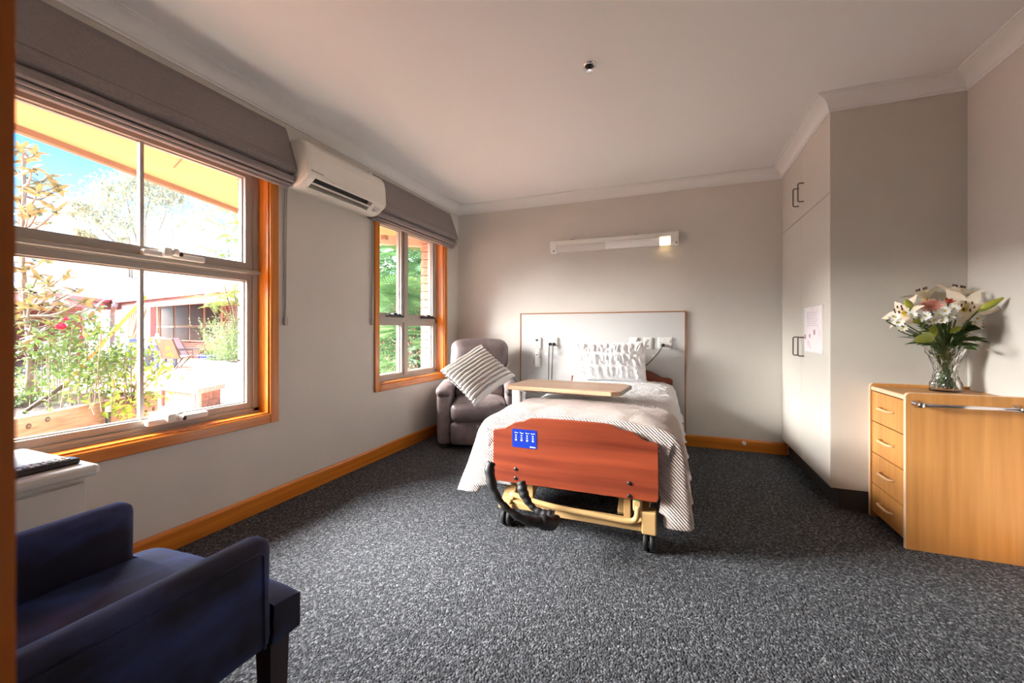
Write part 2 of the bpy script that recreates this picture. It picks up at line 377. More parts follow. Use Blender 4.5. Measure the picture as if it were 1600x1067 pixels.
# ================================================================== ROMAN BLINDS
def blind(y0, y1, label, chain_y, chain_z, wt):
    t = thing('roman_blind', label, 'blind', (XL + .02, (y0 + y1) / 2, 1.92))
    pf = [(.004, 2.285), (.034, 2.285), (.05, 2.25), (.09, 2.14), (.126, 2.035), (.130, 2.022), (.127, 2.008), (.115, 1.998), (.098, 1.994), (.09, 1.99),
          (.10, 1.986), (.113, 1.976), (.116, 1.962), (.112, 1.948), (.10, 1.940), (.088, 1.944), (.080, 1.946), (.088, 1.938), (.092, 1.932), (.086, 1.926),
          (.072, 1.926), (.062, 1.932), (.068, 1.924), (.062, 1.917), (.044, 1.916), (.03, 1.92), (.004, 1.94)]
    build('fabric', MB().prism([(XL + a, b) for a, b in pf], 'y', y0, y1), BLIND, t)
    build('seam', MB().prism([(XL + .119, 2.056), (XL + .1215, 2.056), (XL + .1232, 2.051), (XL + .12, 2.051)], 'y', y0 + .001, y1 - .001), BLIND, t)
    # bead chain with its weight
    ch = MB().tube([(XL + .02, chain_y, 1.922), (XL + .014, chain_y, 1.89), (XL + .012, chain_y, chain_z)], .0035, 6)
    ch.tube([(XL + .02, chain_y + .012, 1.922), (XL + .014, chain_y + .012, 1.89), (XL + .012, chain_y + .006, chain_z)], .0035, 6)
    for i in range(70):
        z = chain_z + i * .018
        if z > 1.91: break
        ch.add([(XL + .012 + dx * .005, chain_y + dy * .005, z + dz * .005) for dx, dy, dz in ((1,0,0),(-1,0,0),(0,1,0),(0,-1,0),(0,0,1),(0,0,-1))],
               [(0,2,4),(2,1,4),(1,3,4),(3,0,4),(2,0,5),(1,2,5),(3,1,5),(0,3,5)])
    c = build('chain', ch, wt, t)
    build('chain_weight', MB().rbox(XL + .004, XL + .022, chain_y - .008, chain_y + .018, chain_z - .05, chain_z, .006), wt, c)
    return t
CHAINM = mat('chain_grey', C3(170, 166, 160), .5)
blind(.47, 1.846, 'long taupe roman blind folded up above the large window', 1.858, 1.13, CHAINM)
blind(2.59, 3.845, 'shorter taupe roman blind folded up in the corner beside air conditioner', 2.645, 1.14, CHAINM)

# ================================================================== AIR CONDITIONER
ACM = mat('ac_plastic', C3(232, 229, 220), .42)
ac = thing('air_conditioner', 'white split air conditioner on wall between the two blinds', 'air conditioner', (XL, 2.2, 1.93))
a0, a1 = 1.851, 2.575
prof = [(0, 2.208), (.10, 2.214), (.15, 2.208), (.182, 2.19), (.20, 2.165), (.210, 2.12), (.215, 2.05), (.2165, 2.0), (.212, 1.985), (.197, 1.968), (.15, 1.934), (.122, 1.922), (.09, 1.918), (.03, 1.928), (0, 1.935)]
body = MB()
nP = len(prof); ctr = (.09, 2.06); q0, q1 = 1.91, 2.43
def ac_ring(pr, y, i_):
    out = []
    for (p, z) in pr:
        dx, dz = ctr[0] - p, ctr[1] - z; l = math.hypot(dx, dz)
        out.append((XL + (p + dx / l * i_ if p > .001 else p), y, z + dz / l * i_))
    return out
def ac_block(pr, sections):
    n = len(pr); k = len(sections); vv = [v for (y, i_) in sections for v in ac_ring(pr, y, i_)]
    ff = [(m_ * n + i, m_ * n + (i + 1) % n, (m_ + 1) * n + (i + 1) % n, (m_ + 1) * n + i) for m_ in range(k - 1) for i in range(n)]
    body.add(vv, ff + [tuple(range(n))[::-1], tuple(range((k - 1) * n, k * n))])
ac_block(prof, [(a0, .018), (a0 + .008, .005), (a0 + .022, 0), (q0, 0)])
ac_block(prof, [(q1, 0), (a1 - .022, 0), (a1 - .008, .005), (a1, .018)])
hollow = prof[:9] + [(.205, 1.977), (.150, 2.035), (.095, 1.985), (.146, 1.931)] + prof[11:]
ac_block(hollow, [(q0, 0), (q1, 0)])
build('body', body, ACM, ac)
# air outlet: dark slot on the sloping lower face, with louvre
o0, o1 = Vector((XL + .203, 0, 1.9745)), Vector((XL + .146, 0, 1.9325))
nrm = Vector((.59, 0, -.8))
def slot(y0, y1, s0, s1, d0, d1):
    m = MB(); A = o0.lerp(o1, s0); B = o0.lerp(o1, s1)
    q = [(A + nrm * d0), (B + nrm * d0), (B + nrm * d1), (A + nrm * d1)]
    vs_ = [(p.x, y0, p.z) for p in q] + [(p.x, y1, p.z) for p in q]
    return m.add(vs_, [(0,1,2,3),(7,6,5,4),(0,4,5,1),(1,5,6,2),(2,6,7,3),(3,7,4,0)])
build('fan_roller', MB().tube([(XL + .141, q0 + .004, 1.994), (XL + .141, q1 - .004, 1.994)], .024, 20), mat('ac_fan', C3(30, 30, 34), .5), ac)
build('louvre', slot(1.911, 2.429, .42, .58, -.004, .002), ACM, ac)
build('outlet_lip', slot(1.90, 2.44, 1.0, 1.10, -.004, .005), ACM, ac)
build('display', slot(2.47, 2.53, .25, .8, -.002, .004), mat('ac_display', C3(205, 202, 194), .3), ac)
build('sensor_window', slot(2.475, 2.50, .62, .8, .001, .006), GREYP, ac)
lg = MB()
for i in range(9): lg.box(XL + .2155, XL + .2175, 1.872 + i * .0105, 1.879 + i * .0105, 2.009, 2.0165 if i in (0, 4) else 2.0145)
build('brand_mark', lg, GREYP, ac)
build('panel_seam', MB().box(XL + .2145, XL + .2172, a0 + .012, a1 - .012, 1.9985, 2.0005), ACM, ac)

tag(build('wall_bracket', MB().lathe([(.004, -.02), (.014, -.014), (.016, 0), (.014, .012), (.004, .016)], (XL + .035, 2.60, 2.27), 12).box(XL, XL + .035, 2.596, 2.604, 2.262, 2.274), WHITEP, smooth=True),
    'small white round blind bracket above the air conditioner', 'bracket')

# ================================================================== BED HEAD PANEL, WALL LIGHT, POWER POINTS
PANELM = mat('panel_laminate', C3(206, 206, 205), .5, spec=.35)
EDGEW = wood('panel_edging', C3(150, 96, 52), C3(176, 116, 68), 'x', rough=.45)
pn = thing('wall_panel', 'large pale grey bedhead panel with thin timber edging on wall', 'panel', (-.69, YB, .1))
build('board', MB().box(-1.481, .102, YB - .018, YB, .101, 1.217), PANELM, pn)
for (a, b, c, d) in ((-1.491, -1.481, .101, 1.227), (.102, .112, .101, 1.227), (-1.481, .102, 1.217, 1.227)):
    build('edging', MB().box(a, b, YB - .021, YB, c, d), EDGEW, pn)

lt = thing('wall_light', 'long white wall light with small lit yellow section over the bed', 'light', (-.55, YB, 1.836))
build('housing', MB().prism([(YB, 1.836), (YB, 1.95), (YB - .05, 1.95), (YB - .075, 1.938), (YB - .08, 1.905), (YB - .06, 1.888), (YB - .03, 1.836)], 'x', -1.148, .049), WHITEP, lt)
for (a, b) in ((-1.15, -1.085), (-.02, .051)):
    build('end_cap', MB().prism([(YB, 1.826), (YB, 1.952), (YB - .052, 1.952), (YB - .079, 1.94), (YB - .086, 1.9), (YB - .08, 1.85), (YB - .05, 1.826)], 'x', a, b), WHITEP, lt, bevel=.004)
    build('screw', MB().tube([(b - .02 if a > -1 else b - .025, YB - .08, 1.842), (b - .02 if a > -1 else b - .025, YB - .088, 1.842)], .007, 10), STEEL, lt)
dp = [(YB - .03, 1.834), (YB - .062, 1.836), (YB - .08, 1.852), (YB - .085, 1.876), (YB - .08, 1.898), (YB - .06, 1.892)]
build('diffuser', MB().prism(dp, 'x', -.60, -.11), mat('diffuser_white', C3(244, 244, 244), .3), lt)
build('shutter', MB().prism([(a + .006, b) for a, b in dp], 'x', -1.085, -.60), mat('diffuser_grey', C3(222, 220, 216), .4), lt)
build('night_lamp', MB().prism([(a - .001, b) for a, b in dp], 'x', -.11, -.02), emis('night_lamp', (1, .74, .30, 1), 1.15), lt)
for x in (-.93, -.32): build('clip', MB().box(x - .02, x + .02, YB - .045, YB - .03, 1.949, 1.955), STEEL, lt)

def outlet(u0, u1, v0, v1, label, kind):
    a = onY(u0, v1, YB); b = onY(u1, v0, YB); x0, x1, z0, z1 = a.x, b.x, a.z, b.z; yy = YB - .018
    t = thing('power_point', label, 'outlet', ((x0 + x1) / 2, yy, z0), 'fittings on the bedhead panel')
    build('plate', MB().rbox(x0, x1, yy - .012, yy, z0, z1, .004), WHITEP, t)
    build('bezel', MB().rbox(x0 + .008, x1 - .008, yy - .015, yy - .011, z0 + .008, z1 - .008, .002, 1), mat('bezel', C3(225, 225, 222), .4) if 'bezel' not in bpy.data.materials else bpy.data.materials['bezel'], t)
    xc, zc = (x0 + x1) / 2, (z0 + z1) / 2
    if kind == 'double':
        for s in (-1, 1):
            build('switch', MB().rbox(xc + s * .03 - .012, xc + s * .03 + .012, yy - .019, yy - .014, zc + .014, zc + .032, .002, 1), WHITEP, t)
            m = MB()
            for (dx, dz, an) in ((-.008, 0, .5), (.008, 0, -.5), (0, -.014, 0)):
                m.add(MB().box(-.0014, .0014, yy - .0165, yy - .0145, -.005, .005).xf(Matrix.Translation((xc + s * .03 + dx, 0, zc - .02 + dz)) @ Matrix.Rotation(an, 4, 'Y')).v, MB().box(0,1,0,1,0,1).f)
            build('socket_slots', m, BLACKP, t)
    elif kind == 'two':
        for s in (-1, 1): build('switch_dot', MB().tube([(xc, yy - .014, zc + s * .026), (xc, yy - .018, zc + s * .026)], .007, 10), BLACKP, t)
    elif kind == 'blank':
        for s in (-1, 1): build('rocker', MB().rbox(x0 + .016, x1 - .016, yy - .019, yy - .014, zc + s * .02 - .012, zc + s * .02 + .012, .003, 1), WHITEP, t)
    else:
        build('call_button', MB().tube([(xc, yy - .014, zc + .028), (xc, yy - .02, zc + .028)], .013, 12).tube([(xc - .016, yy - .014, zc + .028), (xc - .016, yy - .017, zc + .028)], .004, 8), mat('green_dark', C3(60, 90, 72), .4), t)
        build('jack', MB().tube([(xc, yy - .012, z0 + .012), (xc, yy - .035, z0 + .006)], .011, 10), WHITEP, t)
    return (xc, zc, yy)
p1 = outlet(834.4, 846.9, 527, 544, 'white nurse call plate with dark button on bedhead panel', 'call')
p2 = outlet(856, 873, 526.6, 543.4, 'white double power point with two black plugs in it', 'double')
p3 = outlet(984, 997.4, 527, 543, 'blank white rocker switch plate on panel above the pillow', 'blank')
p4 = outlet(1005.7, 1019.5, 527, 545.5, 'white plate with two black dots on bedhead panel', 'two')
p5 = outlet(1028.3, 1050.5, 527, 545.5, 'wide white power point with one black plug on panel', 'double')
def plug(p, dx, path, label):
    x, z, y = p; t = thing('appliance_lead', label, 'cord', (x + dx, y - .016, z - .02), 'black power cords at the bedhead')
    build('plug', MB().lathe([(.0165, 0), (.0165, .012), (.012, .03), (.007, .036)], (0, 0, 0), 12).xf(Matrix.Translation((x + dx, y - .016, z - .016)) @ Matrix.Rotation(R(90), 4, 'X')), BLACKP, t, smooth=False)
    build('cable', MB().tube(spline([(x + dx, y - .05, z - .018)] + path, 26), .0042, 6), BLACKP, t, smooth=True)
    return t
t1 = plug(p2, -.022, [(p2[0] - .03, YB - .06, p2[1] - .12), (p2[0] - .038, YB - .04, p2[1] - .35), (p2[0] - .06, YB - .045, .30), (p2[0] - .02, YB - .07, .115)], 'black power cord hanging from double power point, left of its pair')
t2 = plug(p2, .018, [(p2[0] + .01, YB - .06, p2[1] - .12), (p2[0] - .005, YB - .04, p2[1] - .35), (p2[0] + .0, YB - .045, .30), (p2[0] + .03, YB - .07, .115)], 'black power cord hanging from double power point, right of its pair')
t3 = plug(p5, -.018, [(p5[0] - .06, YB - .06, p5[1] - .09), (p5[0] - .12, YB - .05, p5[1] - .16), (p5[0] - .2, YB - .045, p5[1] - .28), (p5[0] - .22, YB - .045, .3)], 'black power cord running from wide power point down behind the pillow')
for t_, pts in ((t1, (-.04, -.09)), (t2, (.02, -.075)), (t3, (-.085, -.10))):
    bx = t_.location; build('cord_tag', MB().box(bx.x + pts[0] - .014, bx.x + pts[0] + .014, YB - .052, YB - .050, bx.z + pts[1] - .02, bx.z + pts[1] + .015), WHITEP, t_)
hs = thing('call_handset', 'white nurse call handset hanging by its cable on bedhead panel', 'handset', (-1.30, YB - .02, .69))
build('holder', MB().rbox(-1.325, -1.27, YB - .032, YB - .018, .67, .76, .005), WHITEP, hs)
build('handset', MB().rbox(-1.318, -1.284, YB - .055, YB - .03, .69, .83, .008), WHITEP, hs)
build('button', MB().tube([(-1.30, YB - .054, .80), (-1.30, YB - .059, .80)], .007, 10), BLACKP, hs)
build('cable', MB().tube(spline([(p1[0] + .02, YB - .05, p1[1] - .05), (-1.275, YB - .05, .80), (-1.29, YB - .045, .70), (-1.36, YB - .04, .64), (-1.40, YB - .035, .52), (-1.42, YB - .03, .4)], 24), .003, 6)
      .tube(spline([(p1[0] - .01, YB - .045, p1[1] - .05), (-1.34, YB - .03, .80), (-1.36, YB - .03, .70), (-1.30, YB - .03, .69)], 16), .003, 6), WHITEP, hs, smooth=True)

# ================================================================== WARDROBE
wd = thing('wardrobe', 'tall beige built-in wardrobe with wire handles in the corner', 'wardrobe', (XW + .3, 3.5, 0))
build('carcass', MB().box(XW + .022, XR, YW + .02, YB, .128, CZ), BEIGE_LAM, wd)
build('side_panel', MB().box(XW + .004, XR, YW, YW + .018, .126, CZ), BEIGE_SIDE, wd)
build('kickboard', MB().box(XW + .05, XR, YW + .022, YW + .04, 0, .126).box(XW + .05, XW + .07, YW + .03, YB, 0, .126), KICK, wd)
def door(y0, y1, z0, z1, hy, hz0, hz1):
    d = build('door', MB().rbox(XW, XW + .019, y0 + .0015, y1 - .0015, z0 + .0015, z1 - .0015, .0015, 1), BEIGE_LAM, wd)
    build('handle', MB().tube([(XW, hy, hz0), (XW - .03, hy, hz0), (XW - .036, hy, hz0 + .006), (XW - .036, hy, hz1 - .006), (XW - .03, hy, hz1), (XW, hy, hz1)], .0045, 8), STEEL, d, smooth=True)
    return d
door(3.523, YB - .004, .128, 1.862, 3.585, .868, 1.0); d2 = door(YW, 3.523, .128, 1.862, 3.46, .868, 1.0)
door(3.523, YB - .004, 1.862, 2.36, 3.585, 1.96, 2.09); door(YW, 3.523, 1.862, 2.36, 3.46, 1.96, 2.09)
NOTE = mat('note_paper', C3(238, 230, 232), .5, c2=C3(214, 178, 190), vs_=(1, 14, 12), contrast=(.55, .8), detail=5)
nt_ = thing('notice', 'pale pink printed notice fixed on the wardrobe door', 'notice', (XW, 3.24, .9))
build('sheet', MB().box(XW - .0035, XW - .0005, 3.055, 3.435, .905, 1.205), NOTE, nt_)
nl = MB()
for i in range(7): nl.box(XW - .0042, XW - .0034, 3.15 + .01 * (i % 3), 3.38 - .015 * (i % 2), 1.165 - i * .014, 1.168 - i * .014)
stuff(build('print', nl, mat('note_print', C3(196, 176, 190), .6), nt_))
ROSEP = mat('note_rose', C3(176, 130, 150), .6)
for (y_, z_, q_) in ((3.2, 1.02, .033), (3.3, 1.0, .025), (3.4, .99, .03)): build('print_flower', MB().box(XW - .0042, XW - .0034, y_, y_ + q_, z_, z_ + q_), ROSEP, nt_)
build('sleeve_edge', MB().box(XW - .012, XW - .001, 3.045, 3.055, .90, 1.21), WHITEP, nt_)

tag(build('door_stop', MB().lathe([(.012, 0), (.012, .018), (.016, .02), (.016, .03), (.01, .034)], (0, 0, 0), 12).xf(Matrix.Translation((.575, YB - .018, .075)) @ Matrix.Rotation(R(90), 4, 'X')), WHITEP, smooth=False),
    'small white door stop on baseboard near the wardrobe', 'door stop')

# ceiling detector
sp = thing('sprinkler', 'small chrome fire sprinkler set in the ceiling', 'sprinkler', (-.40, 2.13, CZ))
sc_ = (-.40, 2.13, CZ)
build('rosette', MB().lathe([(.034, 0), (.034, -.004), (.022, -.008), (.018, -.008)], sc_, 24), CHROME, sp, smooth=True)
build('cup', MB().lathe([(.023, -.0085), (.019, -.010), (.004, -.009)], sc_, 20), BLACKP, sp)
build('stem', MB().lathe([(.006, -.009), (.006, -.03)], sc_, 10).box(-.41, -.39, 2.128, 2.132, CZ - .03, CZ - .009), STEEL, sp)
build('deflector', MB().lathe([(.003, -.03), (.017, -.031), (.017, -.033), (.003, -.035)], sc_, 16), CHROME, sp)

# ================================================================== BED
CHERRY = wood('cherry_laminate', C3(100, 38, 22), C3(150, 68, 40), 'x', sc=.8, rough=.36, fine=22, coat=.15)
CHERRY_EDGE = mat('cherry_edge', C3(96, 34, 18), .5)
TAN = mat('bed_frame_tan', C3(192, 156, 104), .4, spec=.5)
DARK = mat('bed_dark', C3(30, 28, 28), .7)
YFB = 2.0                                           # front face of the footboard
bed = thing('hospital_bed', 'adjustable care bed with cherry wood ends and tan steel base', 'bed', (-.46, 3.0, 0))
fo = [(770.5,671),(788,668.3),(795,664.5),(802,660.6),(809,659.2),(816.6,658.4),(822,655.8),(828,653.6),(845,654),(890,657),(941,661.5),(952,663.2),(959,665.6),(965,669),(971.6,672),(980,674),(989.6,676),(997,680.5),(1005,687),(1013,690.5),(1024,692.6),(1029,696),(1029.5,780),(1026,785.3),(1015,784),(900,768),(780,751.3),(772,749),(770.3,744)]
fpoly = [(p.x, p.z) for p in (onY(u, v, YFB) for u, v in fo)]
fb = build('footboard', MB().prism(fpoly, 'y', YFB, YFB + .022), CHERRY, bed, bevel=.003)
for (u, v) in ((805.8, 732.8), (805.8, 750.2 - 3), (983.4, 755), (983.4, 774.8)):
    p = onY(u, v, YFB); build('bolt_cap', MB().lathe([(.0095, 0), (.0095, .003), (.006, .005)], (0, 0, 0), 12).xf(Matrix.Translation(p) @ Matrix.Rotation(R(90), 4, 'X')), BLACKP, fb)
# blue instruction label with its four columns of white marks
BLUE = mat('label_blue', C3(12, 46, 150), .35); WPR = mat('label_white', C3(240, 242, 246), .5)
q = [onY(u, v, YFB) for u, v in ((800.4, 669.5), (838.6, 672.6), (838.8, 702), (800.6, 697.6))]
lx0, lx1 = q[0].x, q[1].x; lz1 = (q[0].z + q[1].z) / 2; lz0 = (q[2].z + q[3].z) / 2
lb = build('instruction_label', MB().prism([(lx0 + .004, lz0), (lx1 - .004, lz0), (lx1, lz0 + .004), (lx1, lz1 - .004), (lx1 - .004, lz1), (lx0 + .004, lz1), (lx0, lz1 - .004), (lx0, lz0 + .004)], 'y', YFB - .0015, YFB), BLUE, fb)
LW, LH = lx1 - lx0, lz1 - lz0
mk = MB()
def lrect(x, z, w_, h_, an=0):
    m = MB().box(-w_ / 2 * LW, w_ / 2 * LW, -.0009, 0, -h_ / 2 * LH, h_ / 2 * LH).xf(Matrix.Translation((lx0 + x * LW, YFB - .0015, lz0 + z * LH)) @ Matrix.Rotation(an, 4, 'Y'))
    mk.add(m.v, m.f)
shapes = [[(-.03, .01, .05, .025, 0), (.02, -.005, .12, .022, .05)], [(-.045, .015, .05, .025, .5), (-.01, -.01, .05, .025, .6), (.04, -.012, .08, .02, 0)],
          [(-.045, .012, .05, .025, .6), (-.012, -.008, .05, .025, .5), (.02, -.004, .05, .025, -.5), (.055, .004, .05, .022, .3)], [(-.05, -.006, .07, .022, .2), (-.012, -.008, .05, .022, -.3), (.02, .01, .05, .025, -.6), (.055, .008, .06, .022, .4)]]
for c_ in range(4):
    X0 = .16 + c_ * .23
    for (dx, dz, w_, h_, an) in shapes[c_]: lrect(X0 + dx, .80 + dz, w_, h_, an)
    lrect(X0, .66, .055, .05); lrect(X0, .54, .06, .045); lrect(X0, .41, .065, .085)
stuff(build('label_pictograms', mk, WPR, lb))
mk = MB()
for i in range(8): lrect(.745 + i * .028, .085 - i * .0016, .02, .05 if i else .07)
stuff(build('label_lettering', mk, WPR, lb))
# headboard
ho = [(-.93, .30), (-.93, .60), (-.90, .615), (-.84, .618), (-.80, .64), (-.74, .672), (-.68, .685), (-.25, .685), (-.19, .672), (-.13, .64), (-.09, .618), (-.03, .615), (.0, .60), (.0, .30)]
build('headboard', MB().prism(ho, 'y', 4.005, 4.027), CHERRY, bed, bevel=.003)
# mattress platform, base, lifting arms, castors
build('platform', MB().rbox(-.92, -.03, 2.04, 4.0, .335, .375, .006).box(-.90, -.86, 2.05, 3.98, .29, .335).box(-.10, -.06, 2.05, 3.98, .29, .335), TAN, bed)
build('side_cover', MB().rbox(-.945, -.915, 2.05, 2.55, .26, .375, .008), mat('side_cover_cream', C3(226, 214, 190), .5), bed)
build('motor_box', MB().rbox(-.93, -.80, 2.06, 2.3, .215, .30, .01), GREYP, bed)
build('under_tray', MB().rbox(-.78, -.16, 2.35, 3.6, .20, .24, .01), DARK, bed)
for x in (-.82, -.13):
    build('base_rail', MB().rbox(x - .02, x + .02, 2.03, 3.9, .105, .145, .006), TAN, bed)
for y in (2.07, 3.86):
    build('cross_rail', MB().rbox(-.84, -.11, y - .02, y + .02, .10, .14, .006), TAN, bed)
build('cross_tube', MB().tube(spline([(-.80, 2.035, .185), (-.70, 2.03, .17), (-.55, 2.025, .155), (-.35, 2.02, .15), (-.2, 2.015, .148), (-.165, 2.015, .16), (-.155, 2.015, .185), (-.152, 2.02, .225)], 34), .014, 10), TAN, bed, smooth=True)
build('end_plate', MB().rbox(-.64, -.12, 2.035, 2.045, .10, .138, .003), TAN, bed)
build('corner_bracket', MB().rbox(-.135, -.07, 2.01, 2.08, .10, .205, .006), TAN, bed)
build('corner_bracket', MB().rbox(-.87, -.79, 2.03, 2.09, .10, .13, .006).prism([(2.04, .13), (2.09, .13), (2.20, .22), (2.16, .22)], 'x', -.86, -.80), TAN, bed)
build('bracket_cap', MB().rbox(-.175, -.135, 2.01, 2.055, .20, .255, .008), TAN, bed)
build('green_clip', MB().rbox(-.165, -.145, 2.005, 2.03, .252, .27, .003), mat('green_clip', C3(60, 190, 70), .4), bed)
build('yellow_tag', MB().rbox(-.76, -.735, 2.03, 2.05, .265, .30, .004), mat('yellow_tag', C3(226, 196, 40), .5), bed)
for x in (-.72, -.24):
    m = MB().rbox(-.018, .018, -.012, .012, 0, .42, .004).xf(Matrix.Translation((x, 2.12, .135)) @ Matrix.Rotation(R(-55), 4, 'X'))
    build('lift_arm', m, TAN, bed)
    m = MB().rbox(-.018, .018, -.012, .012, 0, .40, .004).xf(Matrix.Translation((x, 3.75, .135)) @ Matrix.Rotation(R(55), 4, 'X'))
    build('lift_arm', m, TAN, bed)
for (u_, v_, x) in ((838, 795, -.70), (980, 812, -.205)):
    build('upright', MB().rbox(x - .016, x + .016, 2.06, 2.085, .14, .31, .003), TAN, bed)
def castor(x, y):
    c = build('castor', MB().lathe([(.012, .088), (.012, .105)], (x, y, 0), 10), STEEL, bed)
    for s in (-1, 1):
        m = MB().lathe([(.030, -.009), (.044, -.009), (.047, -.004), (.047, .004), (.044, .009), (.030, .009)], (0, 0, 0), 24).xf(Matrix.Translation((x + s * .015, y, .047)) @ Matrix.Rotation(R(90), 4, 'Y'))
        build('castor_wheel', m, BLACKM, c, smooth=False)
    build('castor_fork', MB().prism([(y - .03, .09), (y + .035, .09), (y + .02, .05), (y + .005, .04), (y - .01, .05)], 'x', x - .005, x + .005).rbox(x - .028, x + .028, y - .03, y + .03, .086, .1, .004), BLACKP, c)
castor(-.105, 2.07); castor(-.83, 2.07); castor(-.83, 3.86); castor(-.105, 3.86)
# black cable sleeve drooping below the foot end
sl = build('cable_sleeve', MB().rbox(-.90, -.87, 2.03, 2.06, .30, .34, .005), BLACKM, bed)
pa = [at(768, 722, 1.93), at(765, 735, 1.92), at(771, 765, 1.90), at(786, 788, 1.88), at(808, 806, 1.87), at(832, 815, 1.88), at(858, 815, 1.91)]
pb = [at(814, 752, 2.06), at(818, 770, 2.04), at(830, 790, 2.02), at(848, 802, 2.0), at(866, 806, 1.99)]
for nm, p_, r_ in (('sleeve', pa, .019), ('sleeve', pb, .020)):
    k_ = 40; path = spline(p_, k_); rr = [r_ * (1 + .18 * math.sin(i * 1.3) * .5 + .25 * math.sin(i * .22)) for i in range(k_)]
    build(nm, MB().tube(path, rr, 10), BLACKM, sl, smooth=True)
pc = [at(842, 812, 1.9), at(858, 818, 1.91), at(872, 808, 1.97)]
build('sleeve_end', MB().tube(spline(pc, 12), [.02, .03, .034, .034, .032, .03, .034, .032, .03, .026, .02, .012], 10), BLACKM, sl, smooth=True)

# mattress, quilt, blanket, pillow
MATT = mat('mattress_cover', C3(226, 222, 214), .8)
tag(build('mattress', MB().rbox(-.905, -.025, 2.05, 3.99, .376, .54, .04, 3), MATT, smooth=True), 'cream mattress lying on the bed frame under the quilt', 'mattress')
QUILT = mat('quilt_cloth', C3(238, 238, 240), .85, bump=(60, 1.0, .016), sheen=.15)
def quilt_fn(u, v):
    y = 2.09 + v * 1.90
    hemR = .27 + .02 * math.sin(y * 7); hemL = .27 + .02 * math.sin(y * 6 + 1)
    fl = .018 * math.sin(y * 19) + .012 * math.sin(y * 37 + 1)
    P = [(-1.0, hemL), (-.985, .36), (-.965, .46), (-.93, .552), (-.86, .580), (-.6, .588), (-.45, .590), (-.25, .588), (-.07, .580), (.005, .55), (.035, .46), (.05 + fl * .5, .36), (.062 + fl, hemR)]
    return P, y
def sheet(fn, nu, nv, wr):
    rows = []
    for j in range(nv):
        P, y = fn(0, j / (nv - 1)); pts = bspl([(p[0], p[1], 0) for p in P], nu)
        rows.append((pts, y))
    def g(u, v):
        j = round(v * (nv - 1)); i = round(u * (nu - 1)); p, y = rows[j][0][i], rows[j][1]
        yy = y if not callable(y) else y(i / (nu - 1))
        q_ = Vector((p.x, yy, p.y)); return q_ + wr(q_)
    return MB().grid(g, nu, nv)
def qwr(p):
    n_ = noise.noise(p * 24) * .010 + noise.noise(p * 52) * .0075
    return Vector((n_ * .6, 0, n_))
ql = build('quilt', sheet(quilt_fn, 120, 220, qwr), QUILT, smooth=True, solid=.008)
tag(ql, 'white crinkled quilt spread over the bed', 'quilt')
def knit():
    m = mat('knit_blanket', C3(208, 190, 182), .9, sheen=.3); n = m.node_tree; b = n.nodes['Principled BSDF']
    t = n.nodes.new('ShaderNodeTexCoord'); wv = n.nodes.new('ShaderNodeTexWave'); wv.bands_direction = 'Y'; wv.inputs['Scale'].default_value = 19; wv.inputs['Distortion'].default_value = 1.5; wv.inputs['Detail Scale'].default_value = 6; wv.inputs['Detail'].default_value = 2
    w2 = n.nodes.new('ShaderNodeTexWave'); w2.bands_direction = 'DIAGONAL'; w2.inputs['Scale'].default_value = 38
    ad = n.nodes.new('ShaderNodeMath'); ad.operation = 'ADD'; q_ = n.nodes.new('ShaderNodeBump'); q_.inputs['Strength'].default_value = .8; q_.inputs['Distance'].default_value = .006
    n.links.new(t.outputs['Object'], wv.inputs[0]); n.links.new(t.outputs['Object'], w2.inputs[0]); n.links.new(wv.outputs[1], ad.inputs[0]); n.links.new(w2.outputs[1], ad.inputs[1])
    n.links.new(ad.outputs[0], q_.inputs['Height']); n.links.new(q_.outputs[0], b.inputs['Normal'])
    r = n.nodes.new('ShaderNodeValToRGB'); r.color_ramp.elements[0].color = C3(208, 192, 185); r.color_ramp.elements[1].color = C3(208, 192, 185)
    hf = n.nodes.new('ShaderNodeMath'); hf.operation = 'MULTIPLY'; hf.inputs[1].default_value = .5
    n.links.new(ad.outputs[0], hf.inputs[0]); n.links.new(hf.outputs[0], r.inputs[0]); n.links.new(r.outputs[0], b.inputs['Base Color']); return m
KNIT = knit()
def smooth01(a, b, x): t = max(0, min(1, (x - a) / (b - a))); return t * t * (3 - 2 * t)
def blanket_fn(u, v):
    fl = .022 * math.sin(v * 17 + .6) + .010 * math.sin(v * 33)
    hR = .135 + .05 * smooth01(.25, .45, v) + .015 * math.sin(v * 21); hL = .165 + .10 * smooth01(.3, .9, v)
    zt = .606 + .012 * math.sin(v * 5)
    e = smooth01(0, 1, v)
    P = [(-1.115 + .05 * v + .025 * math.sin(v * 15), hL), (-1.075 + .04 * v + .018 * math.sin(v * 15), hL + .10), (-1.035 + .02 * v, .38), (-1.0, .49), (-.945, .585), (-.87, zt), (-.65, zt + .006), (-.45, zt + .008), (-.22, zt + .004), (-.07, zt - .004), (.015, .575), (.05, .50), (.060 + fl * .4, .38), (.062 + fl * .7, .25), (.060 + fl, hR)]
    yend = lambda s_: (2.66 - .10 * smooth01(.42, .64, s_) - .10 * smooth01(.62, .8, s_)) - 2.035
    return P, (lambda s_: 2.035 + v * yend(s_) + .02 * math.sin(s_ * 14) * v)
def bwr(p):
    n_ = noise.noise(p * 6) * .010 + noise.noise(p * 14 + Vector((3, 1, 0))) * .005
    top = 1 if p.z > .55 else .5
    return Vector((n_ * (1.4 - top), 0, n_ * top))
